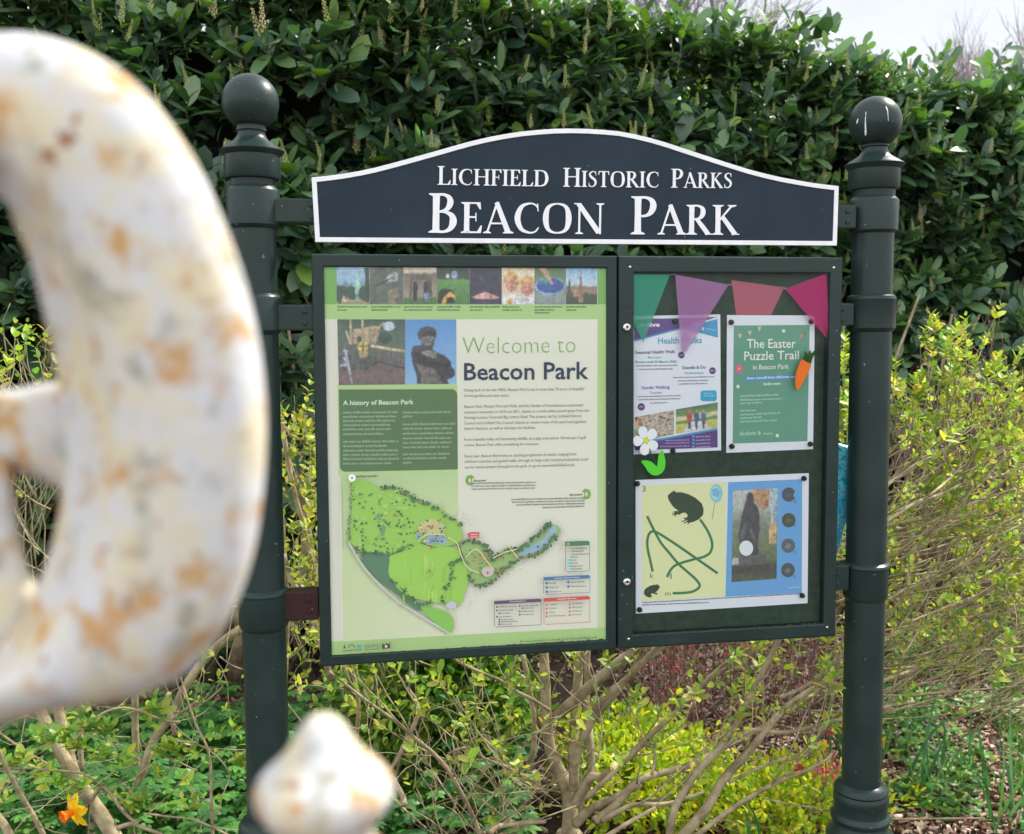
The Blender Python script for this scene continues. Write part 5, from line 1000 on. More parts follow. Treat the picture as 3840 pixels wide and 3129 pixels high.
for pts, r0, r1, Y0, Y1, tw in (([(280, 1120), (300, 960), (330, 850), (440, 680), (600, 500), (740, 230), (860, 0), (930, -120)], 24, 12, 2.5, 2.6, 6), ([(-150, 830), (0, 690), (170, 520), (370, 330), (560, 140), (740, 20), (800, -60)], 14, 10, 2.65, 2.6, 5),
    ([(-100, 940), (0, 870), (130, 730), (260, 690), (400, 650), (480, 610), (560, 560), (720, 470), (900, 480), (1190, 410), (1400, 350), (1560, 320)], 24, 8, 2.55, 2.9, 8), ([(320, 1060), (480, 880), (560, 740), (700, 580), (820, 430), (920, 330), (1060, 240), (1190, 150), (1400, 20)], 30, 10, 2.6, 3.0, 8),
    ([(400, 1040), (640, 860), (850, 740), (1000, 680), (1110, 620), (1130, 590)], 15, 6, 2.45, 2.5, 3), ([(600, 740), (700, 690), (850, 630), (1000, 600), (1060, 500), (1110, 440)], 10, 7, 2.7, 2.8, 3), ([(860, 300), (960, 260), (1100, 170), (1190, 40), (1300, -60)], 12, 8, 2.8, 2.9, 4),
    ([(1180, 330), (1400, 215), (1600, 140), (1800, 30), (1900, -80)], 13, 6, 2.9, 3.3, 5), ([(-300, 400), (0, 140), (110, 60), (230, -60)], 30, 26, 2.8, 2.8, 2), ([(-160, 480), (0, 290), (140, 120), (230, 60), (330, -60)], 20, 16, 2.75, 2.8, 2),
    ([(-60, 940), (100, 860), (280, 850), (470, 790)], 16, 9, 2.5, 2.6, 2), ([(-100, 1060), (60, 960), (220, 870)], 14, 10, 2.45, 2.5, 1), ([(200, 700), (215, 590), (160, 540)], 10, 5, 2.5, 2.5, 1), ([(560, 570), (700, 500), (850, 400), (980, 330), (1080, 240), (1190, 130)], 10, 9, 2.95, 3.1, 4), ([(780, 820), (900, 850), (1080, 875)], 5, 4, 2.4, 2.4, 0)):
    st(b, pts, r0, r1, Y0, Y1, tw, bare=.1)
c_ = Z4
for pts, r0, r1 in (([(300, 1130), (470, 1040), (640, 920), (780, 860), (840, 770), (900, 690)], 11, 5), ([(300, 1330), (480, 1230), (640, 1130), (790, 1080), (1000, 960), (1120, 900)], 13, 5), ([(380, 1500), (520, 1400), (640, 1300), (780, 1230), (900, 1160), (1040, 1090)], 13, 7), ([(380, 1280), (500, 1255), (650, 1230), (820, 1240), (960, 1225)], 9, 6), ([(400, 1450), (480, 1430), (700, 1390), (900, 1330)], 8, 5), ([(440, 1070), (600, 920), (700, 850), (780, 740)], 8, 5), ([(760, 1820), (850, 1720), (1010, 1620), (1100, 1500), (1215, 1390)], 9, 7), ([(600, 1780), (800, 1700), (960, 1640), (1150, 1600)], 7, 5), ([(480, 1660), (650, 1560), (800, 1500)], 8, 5), ([(700, 1100), (860, 960), (900, 860)], 8, 4)):
    st(c_, pts, r0, r1, 2.7+rnd.uniform(-.15, .3), 3.05+rnd.uniform(-.2, .3), 7, bare=.05, leaves=4)
# sprays of leafy shoots behind and right of the right post
def crown_y(x): return 1660+90*noise.noise(Vector((x*.004, 3, 1)))+(-60 if 3380 < x < 3620 else 40)
for _ in range(190):
    x0 = rnd.uniform(3120, 3900); y1 = crown_y(x0)+60; y0 = y1+rnd.random()**.85*980
    Y = rnd.uniform(2.75, 3.7); low = (y0-y1)/980; S1.twig(atY(x0-60, y0, Y), np.array([rnd.uniform(.2, .9), rnd.uniform(-.2, .3), rnd.uniform(.1, .9)]), rnd.uniform(.14, .32), rnd.uniform(.0016, .0034), 4, .13, .10, 1 if rnd.random() < .4 else 0, .65, .22+.5*low)
for _ in range(190):                                                # bare pale stems crossing the same zone
    x0 = rnd.uniform(3050, 3900); y0 = crown_y(x0)+rnd.uniform(150, 1050); S1.twig(atY(x0-100, y0, rnd.uniform(2.8, 3.8)), np.array([rnd.uniform(.5, 1), 0, rnd.uniform(.0, .7)]), rnd.uniform(.3, .6), rnd.uniform(.002, .0045), 3, .07, .02, 0, .35, .35)
for x0, y0, Y in ((3480, 1440, 2.85), (3570, 1460, 2.9), (3520, 1500, 3.0), (3360, 1560, 2.9), (3700, 1560, 3.0), (3760, 1600, 3.1), (3420, 1600, 2.8), (3620, 1560, 2.9), (3800, 1620, 3.0), (3140, 1560, 2.9), (3160, 1640, 2.85), (3145, 1500, 2.95)):
    for _ in range(3): S1.twig(atY(x0+rnd.uniform(-30, 20), y0+90, Y), np.array([rnd.uniform(-.1, .35), 0, 1]), rnd.uniform(.12, .22), .002, 5, .06, .15, 0, 1.6, 0)
S1.finish()
# --- left shrub behind the gate scroll
b2 = atY(*DD(250, 1900), 2.9); b2 = np.array([b2[0], 2.9, gh(b2[0], 2.9)])
S2 = Shrub('leggy_shrub', tuple(b2), 'leggy olive-stemmed shrub with fresh leaf sprigs at the lower left below the gate scroll', 'shrub', mcols+ycols[:2], .036)
for pts, r0, r1, Y0, Y1 in (([(760, 1800), (640, 1600), (560, 1480), (440, 1300), (330, 1100), (260, 950), (200, 820), (80, 500), (0, 300)], 62, 30, 2.7, 2.8), ([(620, 1760), (520, 1500), (450, 1300), (390, 1050), (350, 850), (340, 500)], 50, 36, 2.9, 3.0), ([(820, 1750), (840, 1400), (830, 1000), (830, 850), (820, 500)], 24, 28, 3.0, 3.0), ([(500, 1300), (490, 1000), (500, 880), (495, 600)], 22, 26, 3.0, 3.1),
    ([(860, 1780), (800, 1550), (880, 1300), (950, 1100), (1060, 950), (1130, 800), (1250, 620), (1400, 480), (1520, 400), (1700, 250)], 30, 36, 2.85, 3.1), ([(1310, 1740), (1300, 1500), (1285, 1200), (1200, 1000), (1150, 850), (1110, 720)], 13, 6, 2.6, 2.7), ([(440, 1130), (520, 1040), (620, 950), (740, 910), (860, 930), (1000, 985), (1110, 1000)], 9, 9, 2.6, 2.7),
    ([(-60, 1020), (60, 1110), (200, 1200), (310, 1265)], 10, 8, 2.7, 2.7), ([(-60, 1050), (30, 1260), (120, 1430), (220, 1600), (290, 1740)], 14, 20, 2.4, 2.5), ([(-60, 1520), (20, 1620), (80, 1740)], 26, 34, 2.4, 2.4), ([(0, 1285), (200, 1280), (400, 1300), (520, 1320), (640, 1400)], 8, 8, 2.6, 2.6), ([(900, 1560), (1050, 1580), (1200, 1600), (1420, 1700)], 8, 8, 2.6, 2.6),
    ([(560, 1480), (640, 1400), (760, 1550), (840, 1620)], 14, 12, 2.6, 2.6), ([(720, 1650), (800, 1625), (860, 1640), (1000, 1690)], 18, 12, 2.5, 2.5), ([(1350, 595), (1430, 650), (1510, 680)], 6, 5, 2.8, 2.8), ([(1370, 780), (1280, 860), (1190, 920)], 8, 7, 2.6, 2.6), ([(1080, 1110), (1200, 1130), (1300, 1180), (1380, 1260), (1420, 1330)], 8, 5, 2.6, 2.6), ([(1040, 820), (1030, 900), (1060, 1000), (1080, 1080)], 20, 16, 2.8, 2.8), ([(1215, 870), (1100, 950), (1020, 1000)], 12, 14, 2.8, 2.8)):
    C = S2.limb(tr(ZL, pts, Y0, Y1), dpx(r0*.61/1.15, Y0), dpx(r1*.61/1.15, Y1))
    for _ in range(2): i = rnd.randrange(2, len(C)-1); S2.twig(C[i], unit(C[i+1]-C[i])*.5+rv(.6)+np.array([0, 0, .2]), rnd.uniform(.12, .3), .0016, 3, .18, .03, 0, .5, .45)
for x0, y0, n_ in ((230, 1120, 3), (330, 1130, 3), (440, 1080, 3), (560, 1060, 4), (680, 1080, 4), (500, 1170, 3), (400, 1180, 3), (60, 1270, 3), (130, 1260, 3), (270, 1350, 3), (360, 1400, 3), (480, 1420, 3), (1040, 1220, 4), (1080, 1180, 3), (1220, 1230, 2), (960, 940, 4), (920, 860, 2), (850, 1500, 3), (900, 1530, 3), (1160, 1530, 3), (1000, 1360, 2), (1480, 1290, 3), (640, 1240, 4), (720, 1250, 3), (940, 1050, 2), (1350, 1110, 2), (510, 1000, 2), (1130, 1400, 2), (20, 1490, 2)):
    for k in range(n_): p = atY(*ZL(x0+rnd.uniform(-40, 40), y0+rnd.uniform(-25, 25)), 2.62); sprig(S2.L, p, np.array([rnd.uniform(-.6, .6), -.2, .8]), .03, 2, .044, S2.cols, .55, org=S2.b)
for _ in range(45): x0, y0 = rnd.uniform(-100, 1450), rnd.uniform(900, 1650); S2.twig(atY(*ZL(x0, y0), rnd.uniform(2.6, 3.1)), np.array([rnd.uniform(-.9, .9), 0, rnd.uniform(-.2, .8)]), rnd.uniform(.15, .4), .0016, 3, .2, .03, 0, .4, .65)
for _ in range(60): x0, y0 = rnd.uniform(-60, 240), rnd.uniform(1500, 2200); S2.twig(atY(x0, y0, rnd.uniform(2.6, 3.2)), np.array([rnd.uniform(-.7, .7), 0, rnd.uniform(.1, .9)]), rnd.uniform(.2, .4), .0022, 3, .12, .03, 0, .4, .5)
for x0, y0 in ((5, 1470), (30, 1400), (185, 1330), (170, 1300), (215, 1400)): sprig(S2.L, atY(x0, y0, 2.8), np.array([.1, -.1, 1]), .05, 3, .042, ycols, .55, org=S2.b)
S2.finish()
# --- shrub between left post and cabinet / behind the board
b3 = atY(*DD(610, 1900), 2.95); S3 = Shrub('spring_shrub', (b3[0], 2.95, gh(b3[0], 2.95)), 'upright shrub with lime leaves seen in the gap between left post and cabinet', 'shrub', ycols, .034)
for pts, r0, r1, Y in (([(1040, 3100), (1060, 2700), (1075, 2300), (1060, 2000), (1050, 1850), (1040, 1720)], 14, 8, 2.9), ([(1240, 2550), (1180, 2330), (1110, 2210), (1060, 2080)], 14, 11, 2.75), ([(1240, 2420), (1150, 2020), (1100, 1830), (1060, 1620)], 9, 9, 2.8), ([(1190, 2200), (1140, 1900), (1080, 1720), (1056, 1560)], 11, 9, 2.85), ([(1260, 3100), (1330, 2800), (1340, 2600), (1280, 2400)], 10, 8, 2.9)):
    C = S3.limb([atY(*p, Y) for p in pts], dpx(r0, Y), dpx(r1, Y))
for _ in range(90):
    x0, y0 = rnd.uniform(1040, 1200), rnd.uniform(1620, 2560)
    if y0 > 2300: x0 = rnd.uniform(1080, 1330)
    S3.twig(atY(x0, y0, rnd.uniform(2.6, 2.95)), np.array([rnd.uniform(-.4, .6), 0, rnd.uniform(.2, 1)]), rnd.uniform(.06, .14), .0015, 3, .12, .1, 0, .9, .1)
S3.finish()
# --- variegated evergreen under the board
def bush(name, label, cat, ctr, size, n_, leaf, cols, wr, lm='cover', zmin=0, up_=.5, group=None, edge=None, stems=24):
    o = empty(name, (ctr[0], ctr[1], gh(ctr[0], ctr[1])), 0, label, cat, group); org = np.array(o.location); L_ = Leaves(); T = MB()
    for _ in range(n_):
        d = unit(rv()); r = rnd.random()**.4; k = .8+.35*noise.noise(Vector((d[0]*2, d[1]*2, d[2]*2+ctr[0]*3))); p = np.array([d[0]*size[0]*r*k, d[1]*size[1]*r*k, size[2]*.5+d[2]*size[2]*.5*r*k*1.15])
        if p[2] < .01: p[2] = rnd.uniform(.01, .06)
        for q_ in range(3):
            dd = unit(d*.5+rv(.5)+np.array([0, -.1, up_])); L_.add(p+rv(leaf*.3), dd, unit(np.array([0, -.2, 1])+rv(.45)), leaf*rnd.uniform(.7, 1.2), leaf*wr*rnd.uniform(.8, 1.1), tuple(c*rnd.uniform(.8, 1.2) for c in rnd.choice(cols)), rnd.uniform(0, .3))
            if edge is not None and rnd.random() < .5: pass
    for _ in range(stems): e = np.array([rnd.gauss(0, .5)*size[0], rnd.gauss(0, .5)*size[1], size[2]*rnd.uniform(.5, .95)]); T.tube([e*0, e*.4+rv(.02), e], [.006, .004, .002], 5)
    T.build('stems', M['barkstem'], o, True); L_.build('foliage', M[lm], o); return o
bush('variegated_bush', 'bushy evergreen with dark and lime green leaves under the left half of the cabinet', 'shrub', tuple(atground(1780, 3330)[:2]*0+atY(1700, 2800, 3.3)[:2]), (.36, .30, .80), 1500, .042, dark+mcols+gold[:2], .58)
bush('variegated_bush', 'smaller yellow-splashed evergreen just right of the rusty white knob', 'shrub', tuple(atY(1420, 2800, 3.15)[:2]), (.22, .24, .62), 700, .036, mcols+ycols[:3]+dark[:1], .55)
bush('golden_shrub', 'low golden shrub glowing yellow-green in front of the mulch, bottom centre', 'shrub', tuple(atY(2430, 3000, 3.25)[:2]), (.36, .40, .33), 1400, .030, gold, .5, 'spring')
bush('golden_shrub', 'lowest golden shrub beside the base of the right post', 'shrub', tuple(atY(2960, 3080, 3.15)[:2]), (.40, .32, .22), 1000, .028, gold, .5, 'spring')
bush('golden_shrub', 'small golden clump behind the thick brown stems', 'shrub', tuple(atY(2280, 2900, 3.35)[:2]), (.22, .22, .36), 420, .030, gold+mcols[:1], .5, 'spring')
# twiggy berried shrub behind
def twiggy(name, label, base, zone, n_, Y, cols, dots=None, bark='purpletwig', leaf=.02, upd=(-.3, .3), lens=(.25, .5)):
    s = Shrub(name, (base[0], base[1], gh(base[0], base[1])), label, 'shrub', cols, leaf, bark); D = MB()
    for _ in range(n_):
        x0, y0 = rnd.uniform(zone[0], zone[2]), rnd.uniform(zone[1], zone[3]); P_ = s.twig(atY(x0, y0, rnd.uniform(*Y)), np.array([rnd.uniform(*upd), 0, 1]), rnd.uniform(*lens), .0025, 2, .12, .03, 1 if rnd.random() < .5 else 0, .12, .85)
        if dots is not None:
            for p in P_[2:]:
                if rnd.random() < .30:
                    for _ in range(rnd.randint(1, 3)): q_ = p+rv(.012)-s.b; r = rnd.uniform(.003, .006); c = tuple(e*rnd.uniform(.8, 1.2) for e in dots); D.add([q_+[r, 0, 0], q_-[r, 0, 0], q_+[0, r, 0], q_-[0, r, 0], q_+[0, 0, r], q_-[0, 0, r]], [(0, 2, 4), (2, 1, 4), (1, 3, 4), (3, 0, 4), (2, 0, 5), (1, 2, 5), (3, 1, 5), (0, 3, 5)], c)
    if D.V: D.build('blossom', M['spike'], s.o)
    s.finish(); return s
twiggy('flowering_currant', 'twiggy purplish shrub dotted with small pink-red buds below the right door', atY(2700, 3000, 3.75), (2420, 2480, 3050, 2900), 150, (3.5, 4.0), mcols, lin('#C2475A'))
twiggy('heath_shrub', 'brown and mauve twiggy shrub at the right edge, behind the pale arching stems', atY(3680, 2600, 4.3), (3340, 1750, 3880, 2400), 300, (3.9, 4.5), mcols+ycols, lin('#7C5560'), lens=(.3, .6), upd=(-.1, .5))
twiggy('bramble_tangle', 'tangle of bare brown twigs in the dark under the hedge, left edge', atY(60, 2300, 3.5), (-80, 1700, 260, 2300), 40, (3.3, 3.6), mcols, None, 'twig', upd=(-.8, .8))
# pink azalea-like blossom low by the right post
o = twiggy('pink_blossom_sprig', 'small sprig of bright pink blossom low beside the right post', atY(3050, 2950, 2.9), (3010, 2840, 3110, 2930), 6, (2.85, 2.95), mcols, None, lens=(.06, .1))
L_ = Leaves()
for _ in range(60): L_.add(atY(3095+rnd.gauss(0, 28), 2885+rnd.gauss(0, 24), 2.86)-o.b, rv(), rv()+[0, -1, .4], .013, .009, tuple(c*rnd.uniform(.8, 1.2) for c in lin('#D8607E')), .2)
for _ in range(24): L_.add(atY(3000+rnd.gauss(0, 14), 2880+rnd.gauss(0, 12), 2.86)-o.b, rv(), rv()+[0, -1, .4], .011, .008, lin('#B83A50'), .2)
for _ in range(18): L_.add(atY(3107+rnd.gauss(0, 8), 2748+rnd.gauss(0, 16), 2.86)-o.b, rv(), rv()+[0, -1, .4], .010, .007, lin('#B83A50'), .2)
L_.build('petals', M['cover'], o.o)
# --- ferny ground cover on the left
L_ = Leaves(); org = np.array([-.7, 3.5, 0]); cov = [lin(c) for c in ('#4C7E3C', '#5A8C44', '#3F6E38', '#6A9A4C', '#4A7846')]
for _ in range(3600):
    y = rnd.uniform(2.75, 4.35); x = rnd.uniform(-.56, .02)*y
    if y > 4.05+.25*noise.noise(Vector((x*2, y*2, 7))) or (x > -.12*y and rnd.random() < .55): continue
    h = (.26-.10*max(0, y-3.2))*rnd.uniform(.35, 1.1)*(1+.5*noise.noise(Vector((x*3, y*3, 2)))); p = np.array([x, y, gh(x, y)+h]); a0 = rnd.uniform(0, 6.28); s = rnd.uniform(.022, .042); c0 = rnd.choice(cov)
    for k in range(7):
        a = a0+k*.9; L_.add(p, np.array([math.cos(a), math.sin(a), .15]), np.array([math.cos(a)*.1, -.15, 1])+rv(.15), s, s*.55, tuple(c*rnd.uniform(.85, 1.2) for c in c0), .35)
tag(L_.build('ground_cover', M['cover'], None, org), 'low ferny green leaves covering the bed at the lower left', 'ground cover', kind='stuff')
L_ = Leaves(); org = np.array([2.2, 4.5, 0])
for _ in range(2600):
    y = rnd.uniform(3.0, 5.2); x = rnd.uniform(.36, .60)*y
    if noise.noise(Vector((x*2.2, y*2.2, 17))) < .06 or (rnd.random() < .3): continue
    p = np.array([x, y, gh(x, y)+rnd.uniform(.0, .09)]); a0 = rnd.uniform(0, 6.28)
    for k in range(3): a = a0+k*2.1; s = rnd.uniform(.018, .045); L_.add(p, np.array([math.cos(a), math.sin(a), .5]), np.array([0, -.2, 1])+rv(.3), s, s*.5, tuple(c*rnd.uniform(.85, 1.2) for c in rnd.choice(cov+mcols)), .3)
tag(L_.build('weeds', M['cover'], None, org), 'scattered green seedlings and weeds on the bark at the lower right', 'weeds', kind='stuff')
# --- grass patch
L_ = Leaves(); org = np.array([3, 5.2, 0])
for _ in range(26000):
    y = rnd.uniform(3.4, 7.5); x = y*rnd.uniform(.44, .66)
    if x/y < .472+.05*noise.noise(Vector((y*1.8, 1, 4)))-.02*(y-5): continue
    s = rnd.uniform(.025, .055); L_.add(np.array([x, y, gh(x, y)]), np.array([rnd.gauss(0, .35), rnd.gauss(0, .35), 1]), rv()+[0, -1, 0], s, .005, tuple(c*rnd.uniform(.8, 1.25) for c in rnd.choice(cov+mcols[:2])), rnd.uniform(.0, .5))
tag(L_.build('grass', M['cover'], None, org, rows=((.3, .9), (.7, .6)), fold=.1), 'bright green lawn grass at the right edge', 'grass', kind='stuff')
# --- daffodil clumps: strap leaves
def clump(x, y, Y, label, n_=22, h=.3, fl=0, sp=.05):
    p0 = atY(x, y, Y); o = empty('daffodil_clump', (p0[0], Y, gh(p0[0], Y)), 0, label, 'daffodils', 'clumps of daffodil leaves'); org = np.array(o.location); mb = MB(); C = [lin(c) for c in ('#4C7A50', '#5B8A58', '#3F6B48', '#6C9460')]
    for _ in range(n_):
        b_ = np.array([rnd.gauss(0, sp), rnd.gauss(0, sp), 0]); d = unit([rnd.gauss(0, .25), rnd.gauss(0, .2), 1]); l = h*rnd.uniform(.7, 1.15); u = unit(np.cross(d, rv())); pts = []; bend = unit([rnd.gauss(0, 1), rnd.gauss(0, .6), 0])*rnd.uniform(0, .5)
        V = []; F = []
        for k in range(7):
            t = k/6; q_ = b_+d*l*t+bend*l*t**3*.6-np.array([0, 0, 1])*l*t**4*np.linalg.norm(bend)*.5; w_ = .0048*(1-t**3)+.0006; V += [q_+u*w_, q_-u*w_]
            if k: F.append((2*k-2, 2*k-1, 2*k+1, 2*k))
        mb.add(V, F, tuple(c*rnd.uniform(.85, 1.2) for c in rnd.choice(C)))
    mb.build('leaves', M['cover'], o, True)
clump(3470, 3000, 3.35, 'tall clump of daffodil leaves just right of the right post', 17, .40, sp=.035); clump(3780, 3200, 3.2, 'daffodil leaves at the bottom right corner', 16, .36, sp=.07); clump(3400, 2700, 4.0, 'daffodil leaves behind the right post, farther back', 15, .30)
clump(3200, 2850, 3.6, 'daffodil leaves between the shrub stems and the right post', 20, .3); clump(2860, 3150, 2.75, 'daffodil leaves poking up through the golden shrub', 7, .42, sp=.05); clump(3650, 3050, 3.5, 'short daffodil leaves among the weeds on the right', 10, .26)
# --- one orange and yellow daffodil, lower left
fc = atY(*ZL(455, 1545), 2.45); o = empty('daffodil', (fc[0]+.02, 2.47, gh(fc[0], 2.47)), 0, 'yellow daffodil with an orange trumpet at the bottom left', 'flower'); org = np.array(o.location); mb = MB()
mb.tube([np.zeros(3), (fc-org)*.6+[.01, 0, 0], fc-org+[.03, .02, .01], fc-org+[.015, .0, 0]], [.004, .0035, .003, .004], 8); mb.build('stem', M['stemgreen'], o, True)
M['petal'] = leaf_mat('daffodil_petal', 0.5, 0.3, 0.35, (1.2, 1.1, .8)); L_ = Leaves(); fd = unit([-.55, -.75, -.1]); u = unit(np.cross(fd, [0, 0, 1])); v = np.cross(fd, u)
for k in range(6): a = k*1.047+.3; e = u*math.cos(a)+v*math.sin(a); L_.add(fc-org, e*.97-fd*.1, fd+e*.1, .050, .030, tuple(c*rnd.uniform(.9, 1.1) for c in lin('#F4CE22')), .12)
L_.build('petals', M['petal'], o); V = []; F = []; C = []
for j in range(7):
    t = j/6
    for i in range(24):
        a = i*2*math.pi/24; r = .008+.006*t+(.0035*math.sin(a*7) if j > 4 else 0)*(j-4)/2; V.append(fc-org+fd*(.004+.028*t)+(u*math.cos(a)+v*math.sin(a))*r); C.append(lin('#F08418'))
for j in range(6):
    for i in range(24): F.append((j*24+i, j*24+(i+1) % 24, (j+1)*24+(i+1) % 24, (j+1)*24+i))
mk('trumpet', V, F, M['petal'], o, cols=C, smooth=True)
for x, y, Y, lb in ((3098, 2684, 3.7, 'small yellow flower left of the right post, the left one of a pair'), (3150, 2682, 3.75, 'small yellow flower almost touching the left side of the right post'), (3310, 2780, 3.6, 'small yellow flower just right of the right post'), (3085, 2795, 3.5, 'small yellow flower above the pink blossom sprig')):
    p = atY(x, y, Y); o = empty('primrose_flower', (p[0], Y, gh(p[0], Y)), 0, lb, 'flower', 'small yellow flowers by the right post'); org = np.array(o.location); mb = MB(); mb.tube([np.zeros(3), p-org], [.003, .002], 5); mb.build('stem', M['stemgreen'], o); L_ = Leaves()
    for k in range(6): a = k*1.05; L_.add(p-org, np.array([math.cos(a), -.2, math.sin(a)]), np.array([0, -1, .2]), .022, .013, lin('#E8CC2C'), .1)
    L_.build('petals', M['petal'], o)
# ================================================================ bare trees beyond the hedge
M['greybark'] = principled('grey_bark', (0.20, 0.19, 0.18), 0.9, var=.4, scale=3); M['mauvebark'] = principled('mauve_bark', (0.20, 0.15, 0.15), 0.9, var=.4, scale=3)
def tree(name, label, base, hgt, m, seed, spread=.55, levels=5, r0=.14, vert=.25, forks=(2, 3)):
    R = random.Random(seed); o = empty(name, base, 0, label, 'tree', 'bare trees beyond the hedge'); T = MB(); Bm = MB()
    def g(): return np.array([R.gauss(0, 1), R.gauss(0, 1), R.gauss(0, 1)])
    def br(p, d, l, r, lv):
        pts = [p]; k = 5 if lv > 1 else 4
        for i in range(k): d = unit(d+g()*.13+np.array([0, 0, vert*.25])); pts.append(pts[-1]+d*l/k)
        (T if lv == levels else Bm).tube(pts, np.linspace(r, r*.6, len(pts)), 6 if lv > 2 else 3)
        if lv == 0: return
        for _ in range(R.randint(*forks)+(1 if lv < 3 else 0)): i = R.randint(k//2, k); br(pts[i], unit(d+g()*spread+np.array([0, 0, vert])), l*R.uniform(.55, .82), r*R.uniform(.38, .6), lv-1)
        br(pts[-1], unit(d+g()*.2), l*.72, r*.58, lv-1)
    br(np.zeros(3), np.array([0, 0, 1.0]), hgt*.28, r0, levels); zmax = max(v[2] for v in Bm.V); kk = hgt/zmax; T.V = [(v[0]*kk, v[1]*kk, v[2]*kk) for v in T.V]; Bm.V = [(v[0]*kk, v[1]*kk, v[2]*kk) for v in Bm.V]; T.build('trunk', M[m], o, True); Bm.build('crown', M[m], o)
def gpos(px, Y): p = atY(px, 1000, Y); return (p[0], Y, 0.0)
tree('bare_tree', 'grey bare tree with curling twigs above the top of the hedge, right of centre', gpos(3010, 15), 8.6, 'greybark', 5, .6, 6, .15, .18)
tree('bare_tree', 'small mauve bare tree with fine upright twigs over the hedge, right', gpos(3600, 21), 8.3, 'mauvebark', 8, .42, 6, .11, .45, (2, 4))
tree('bare_tree', 'greyish bare tree at the right edge of the sky', gpos(3880, 18), 7.1, 'mauvebark', 13, .5, 6, .11, .35, (2, 3))
# ================================================================ rusty white gate in the foreground
m, n, out = mat('chipped_white_paint'); p = N(n, 'ShaderNodeBsdfPrincipled', inp={'Roughness': 0.85, 'Specular IOR Level': 0.15}); LK(n, p.outputs[0], out.inputs[0]); t = N(n, 'ShaderNodeTexCoord')
def layer(prev, scale, lo, hi, col, det=4, seed=0.0, dist=0.0):
    mpp = N(n, 'ShaderNodeMapping', inp={'Location': (seed, seed*2, seed*3)}); LK(n, t.outputs['Object'], mpp.inputs[0])
    z = N(n, 'ShaderNodeTexNoise', inp={'Scale': scale, 'Detail': det, 'Roughness': 0.6, 'Distortion': dist}); LK(n, mpp.outputs[0], z.inputs['Vector'])
    r = N(n, 'ShaderNodeMapRange', interpolation_type='SMOOTHSTEP', inp={1: lo, 2: hi}); LK(n, z.outputs[0], r.inputs[0])
    x = N(n, 'ShaderNodeMixRGB', inp={2: (*col, 1)}); LK(n, r.outputs[0], x.inputs[0])
    if isinstance(prev, tuple): x.inputs[1].default_value = (*prev, 1)
    else: LK(n, prev, x.inputs[1])
    return x.outputs[0], z
c1, _ = layer((0.57, 0.57, 0.575), 40, .42, .62, (0.62, 0.55, 0.39), 7, 1.3)
c2, _ = layer(c1, 75, .53, .72, (0.30, 0.30, 0.24), 7, 4.1)
c3, _ = layer(c2, 66, .51, .66, (0.50, 0.29, 0.12), 6, 7.7)
c4, zz = layer(c3, 100, .62, .72, (0.30, 0.13, 0.06), 4, 9.2)
LK(n, c4, p.inputs['Base Color']); bmp = N(n, 'ShaderNodeBump', inp={'Strength': 0.5, 'Distance': 0.0015}); LK(n, zz.outputs[0], bmp.inputs['Height']); LK(n, bmp.outputs[0], p.inputs['Normal']); M['gate'] = m
GY = 0.33
gz = atY(*DD(300, 1900), GY)
gate = empty('iron_gate', (gz[0], GY, 0), 0, 'blurred rusty white painted ironwork with a big round scroll, close in the left foreground', 'gate'); GO = np.array(gate.location)
def gp(x, y, Y=GY): return atY(*DD(x, y), Y)-GO
outer = [(-520, 330), (-360, 160), (-180, 82), (0, 68), (100, 78), (200, 116), (300, 190), (400, 325), (470, 475), (520, 625), (548, 780), (553, 940), (532, 1130), (480, 1282), (410, 1380), (338, 1430), (240, 1462), (120, 1478), (0, 1510), (-200, 1560), (-420, 1500)]
inner = [(-300, 600), (-230, 430), (-120, 360), (0, 410), (34, 474), (52, 515), (68, 560), (90, 650), (108, 720), (120, 790), (127, 870), (130, 960), (126, 1040), (114, 1110), (90, 1190), (55, 1260), (0, 1345), (-80, 1400), (-160, 1420), (-260, 1400), (-330, 1330)]
def band(name, A, Bp, th, prof_n=14, k=4, yc=GY, pw=2.6, facet=None):
    a = catmull([(*p, ) for p in A], k); b = catmull([(*p, ) for p in Bp], k); V = []; F = []; m_ = len(a); q_ = 2*prof_n
    for i in range(m_):
        for j in range(q_):
            ang = 2*math.pi*j/q_; s = .5-.5*np.sign(math.cos(ang))*abs(math.cos(ang))**(2/pw); hgt = np.sign(math.sin(ang))*abs(math.sin(ang))**(2/pw)
            if facet: s, hgt = facet[0][j], facet[1][j]
            P_ = np.array(a[i])*(1-s)+np.array(b[i])*s; V.append(gp(P_[0], P_[1], yc-th*hgt*.5))
    for i in range(m_-1):
        for j in range(q_): F.append((i*q_+j, i*q_+(j+1) % q_, (i+1)*q_+(j+1) % q_, (i+1)*q_+j))
    F.append(tuple(range(q_-1, -1, -1))); F.append(tuple((m_-1)*q_+j for j in range(q_)))
    return mk(name, V, F, M['gate'], gate, smooth=True)
sec = [np.array(p) for p in ((0, 0), (.008, .25), (.03, .5), (.08, .72), (.15, .86), (.26, .97), (.4, 1.04), (.55, 1.06), (.66, 1.02), (.72, .96), (.745, .90), (.77, .80), (.82, .58), (.88, .32), (.94, .06), (.985, -.12), (1.0, -.25), (.995, -.4), (.96, -.55), (.88, -.68), (.76, -.78), (.6, -.84), (.45, -.85), (.3, -.80), (.17, -.68), (.08, -.52), (.03, -.34), (.008, -.16))]
band('scroll', outer, inner, .048, facet=([p[0] for p in sec], [p[1] for p in sec]))
band('cross_bar', [(-700, 812), (-300, 815), (0, 812), (80, 800), (150, 790), (190, 780)], [(-700, 1000), (-300, 992), (0, 985), (60, 990), (110, 1010), (190, 1060)], .022, yc=GY+.028)
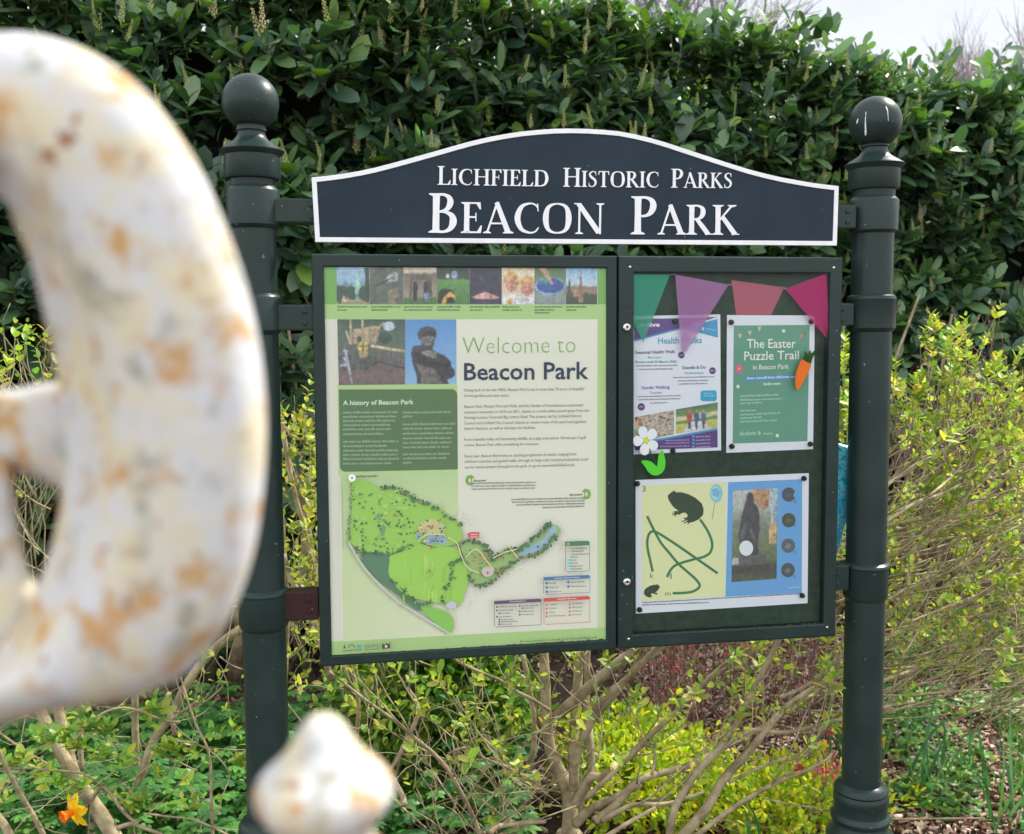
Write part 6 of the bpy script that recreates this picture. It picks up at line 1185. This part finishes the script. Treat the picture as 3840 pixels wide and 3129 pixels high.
band('inner_scroll', [(-260, 950), (-150, 930), (0, 945), (28, 1010), (36, 1090), (58, 1180), (86, 1250), (60, 1330), (-10, 1380), (-120, 1400)], [(-260, 1050), (-200, 1080), (-160, 1100), (-150, 1130), (-150, 1160), (-150, 1200), (-150, 1240), (-160, 1270), (-180, 1300), (-200, 1320)], .026, yc=GY+.022)
# knob finial
FY = 0.31; cxp = 674; mb = MB(); prof = []
sc = FY/(FN/1.80282)/math.cos(PITCH)
ctr_ = gp(cxp, 1640, FY)
for w_, y in ((8, 1478), (26, 1484), (44, 1500), (58, 1522), (72, 1545), (88, 1566), (106, 1584), (126, 1602), (142, 1622), (148, 1645), (144, 1668), (132, 1688), (116, 1704), (106, 1722), (104, 1745), (110, 1765), (124, 1780), (124, 1800), (100, 1815), (78, 1850), (74, 2100)): prof.append((w_*sc, (1640-y)*sc))
prof = [(prof[-1][0], -(ctr_[2]+GO[2])+.75)] + prof[::-1][:-1] + [(prof[0][0], prof[0][1]), (.0004, prof[0][1]+.0006)]
prof = catmull([(r, z, 0) for r, z in prof[1:]], 3); prof = [(ctr_[0]*0+prof[0][0], -(ctr_[2])+.75)] + [(p[0], p[1]) for p in prof]
mb.lathe(prof, tuple(ctr_), 40); mb.build('finial', M['gate'], gate, True)
# the rest of the gate, below and left of the picture
mb = MB()
lx = gp(-330, 1330)[0]
mb.box((lx-.9, .0, .72), (ctr_[0]+.9, .022, .76)); mb.build('rail', M['gate'], gate, bev=.004)
mb = MB(); mb.box((lx-.9, .0, .16), (ctr_[0]+.9, .022, .20)); mb.build('rail', M['gate'], gate, bev=.004)
for i in range(12):
    mb = MB(); x = ctr_[0]-1.1+i*.13
    mb.tube([(x, .011, .05), (x, .011, .78)], .008, 10); mb.build('bar', M['gate'], gate, True)
st_x = gp(-250, 1400)[0]; z0_ = gp(0, 1480)[2]
mb = MB(); mb.tube([(st_x, .0, .75), (st_x, .0, z0_-.01)], .010, 12); mb.build('bar', M['gate'], gate, True)
mb = MB(); mb.box((lx-.13, -.02, .0), (lx-.07, .04, 1.75)); mb.build('gate_post', M['gate'], gate, bev=.004)
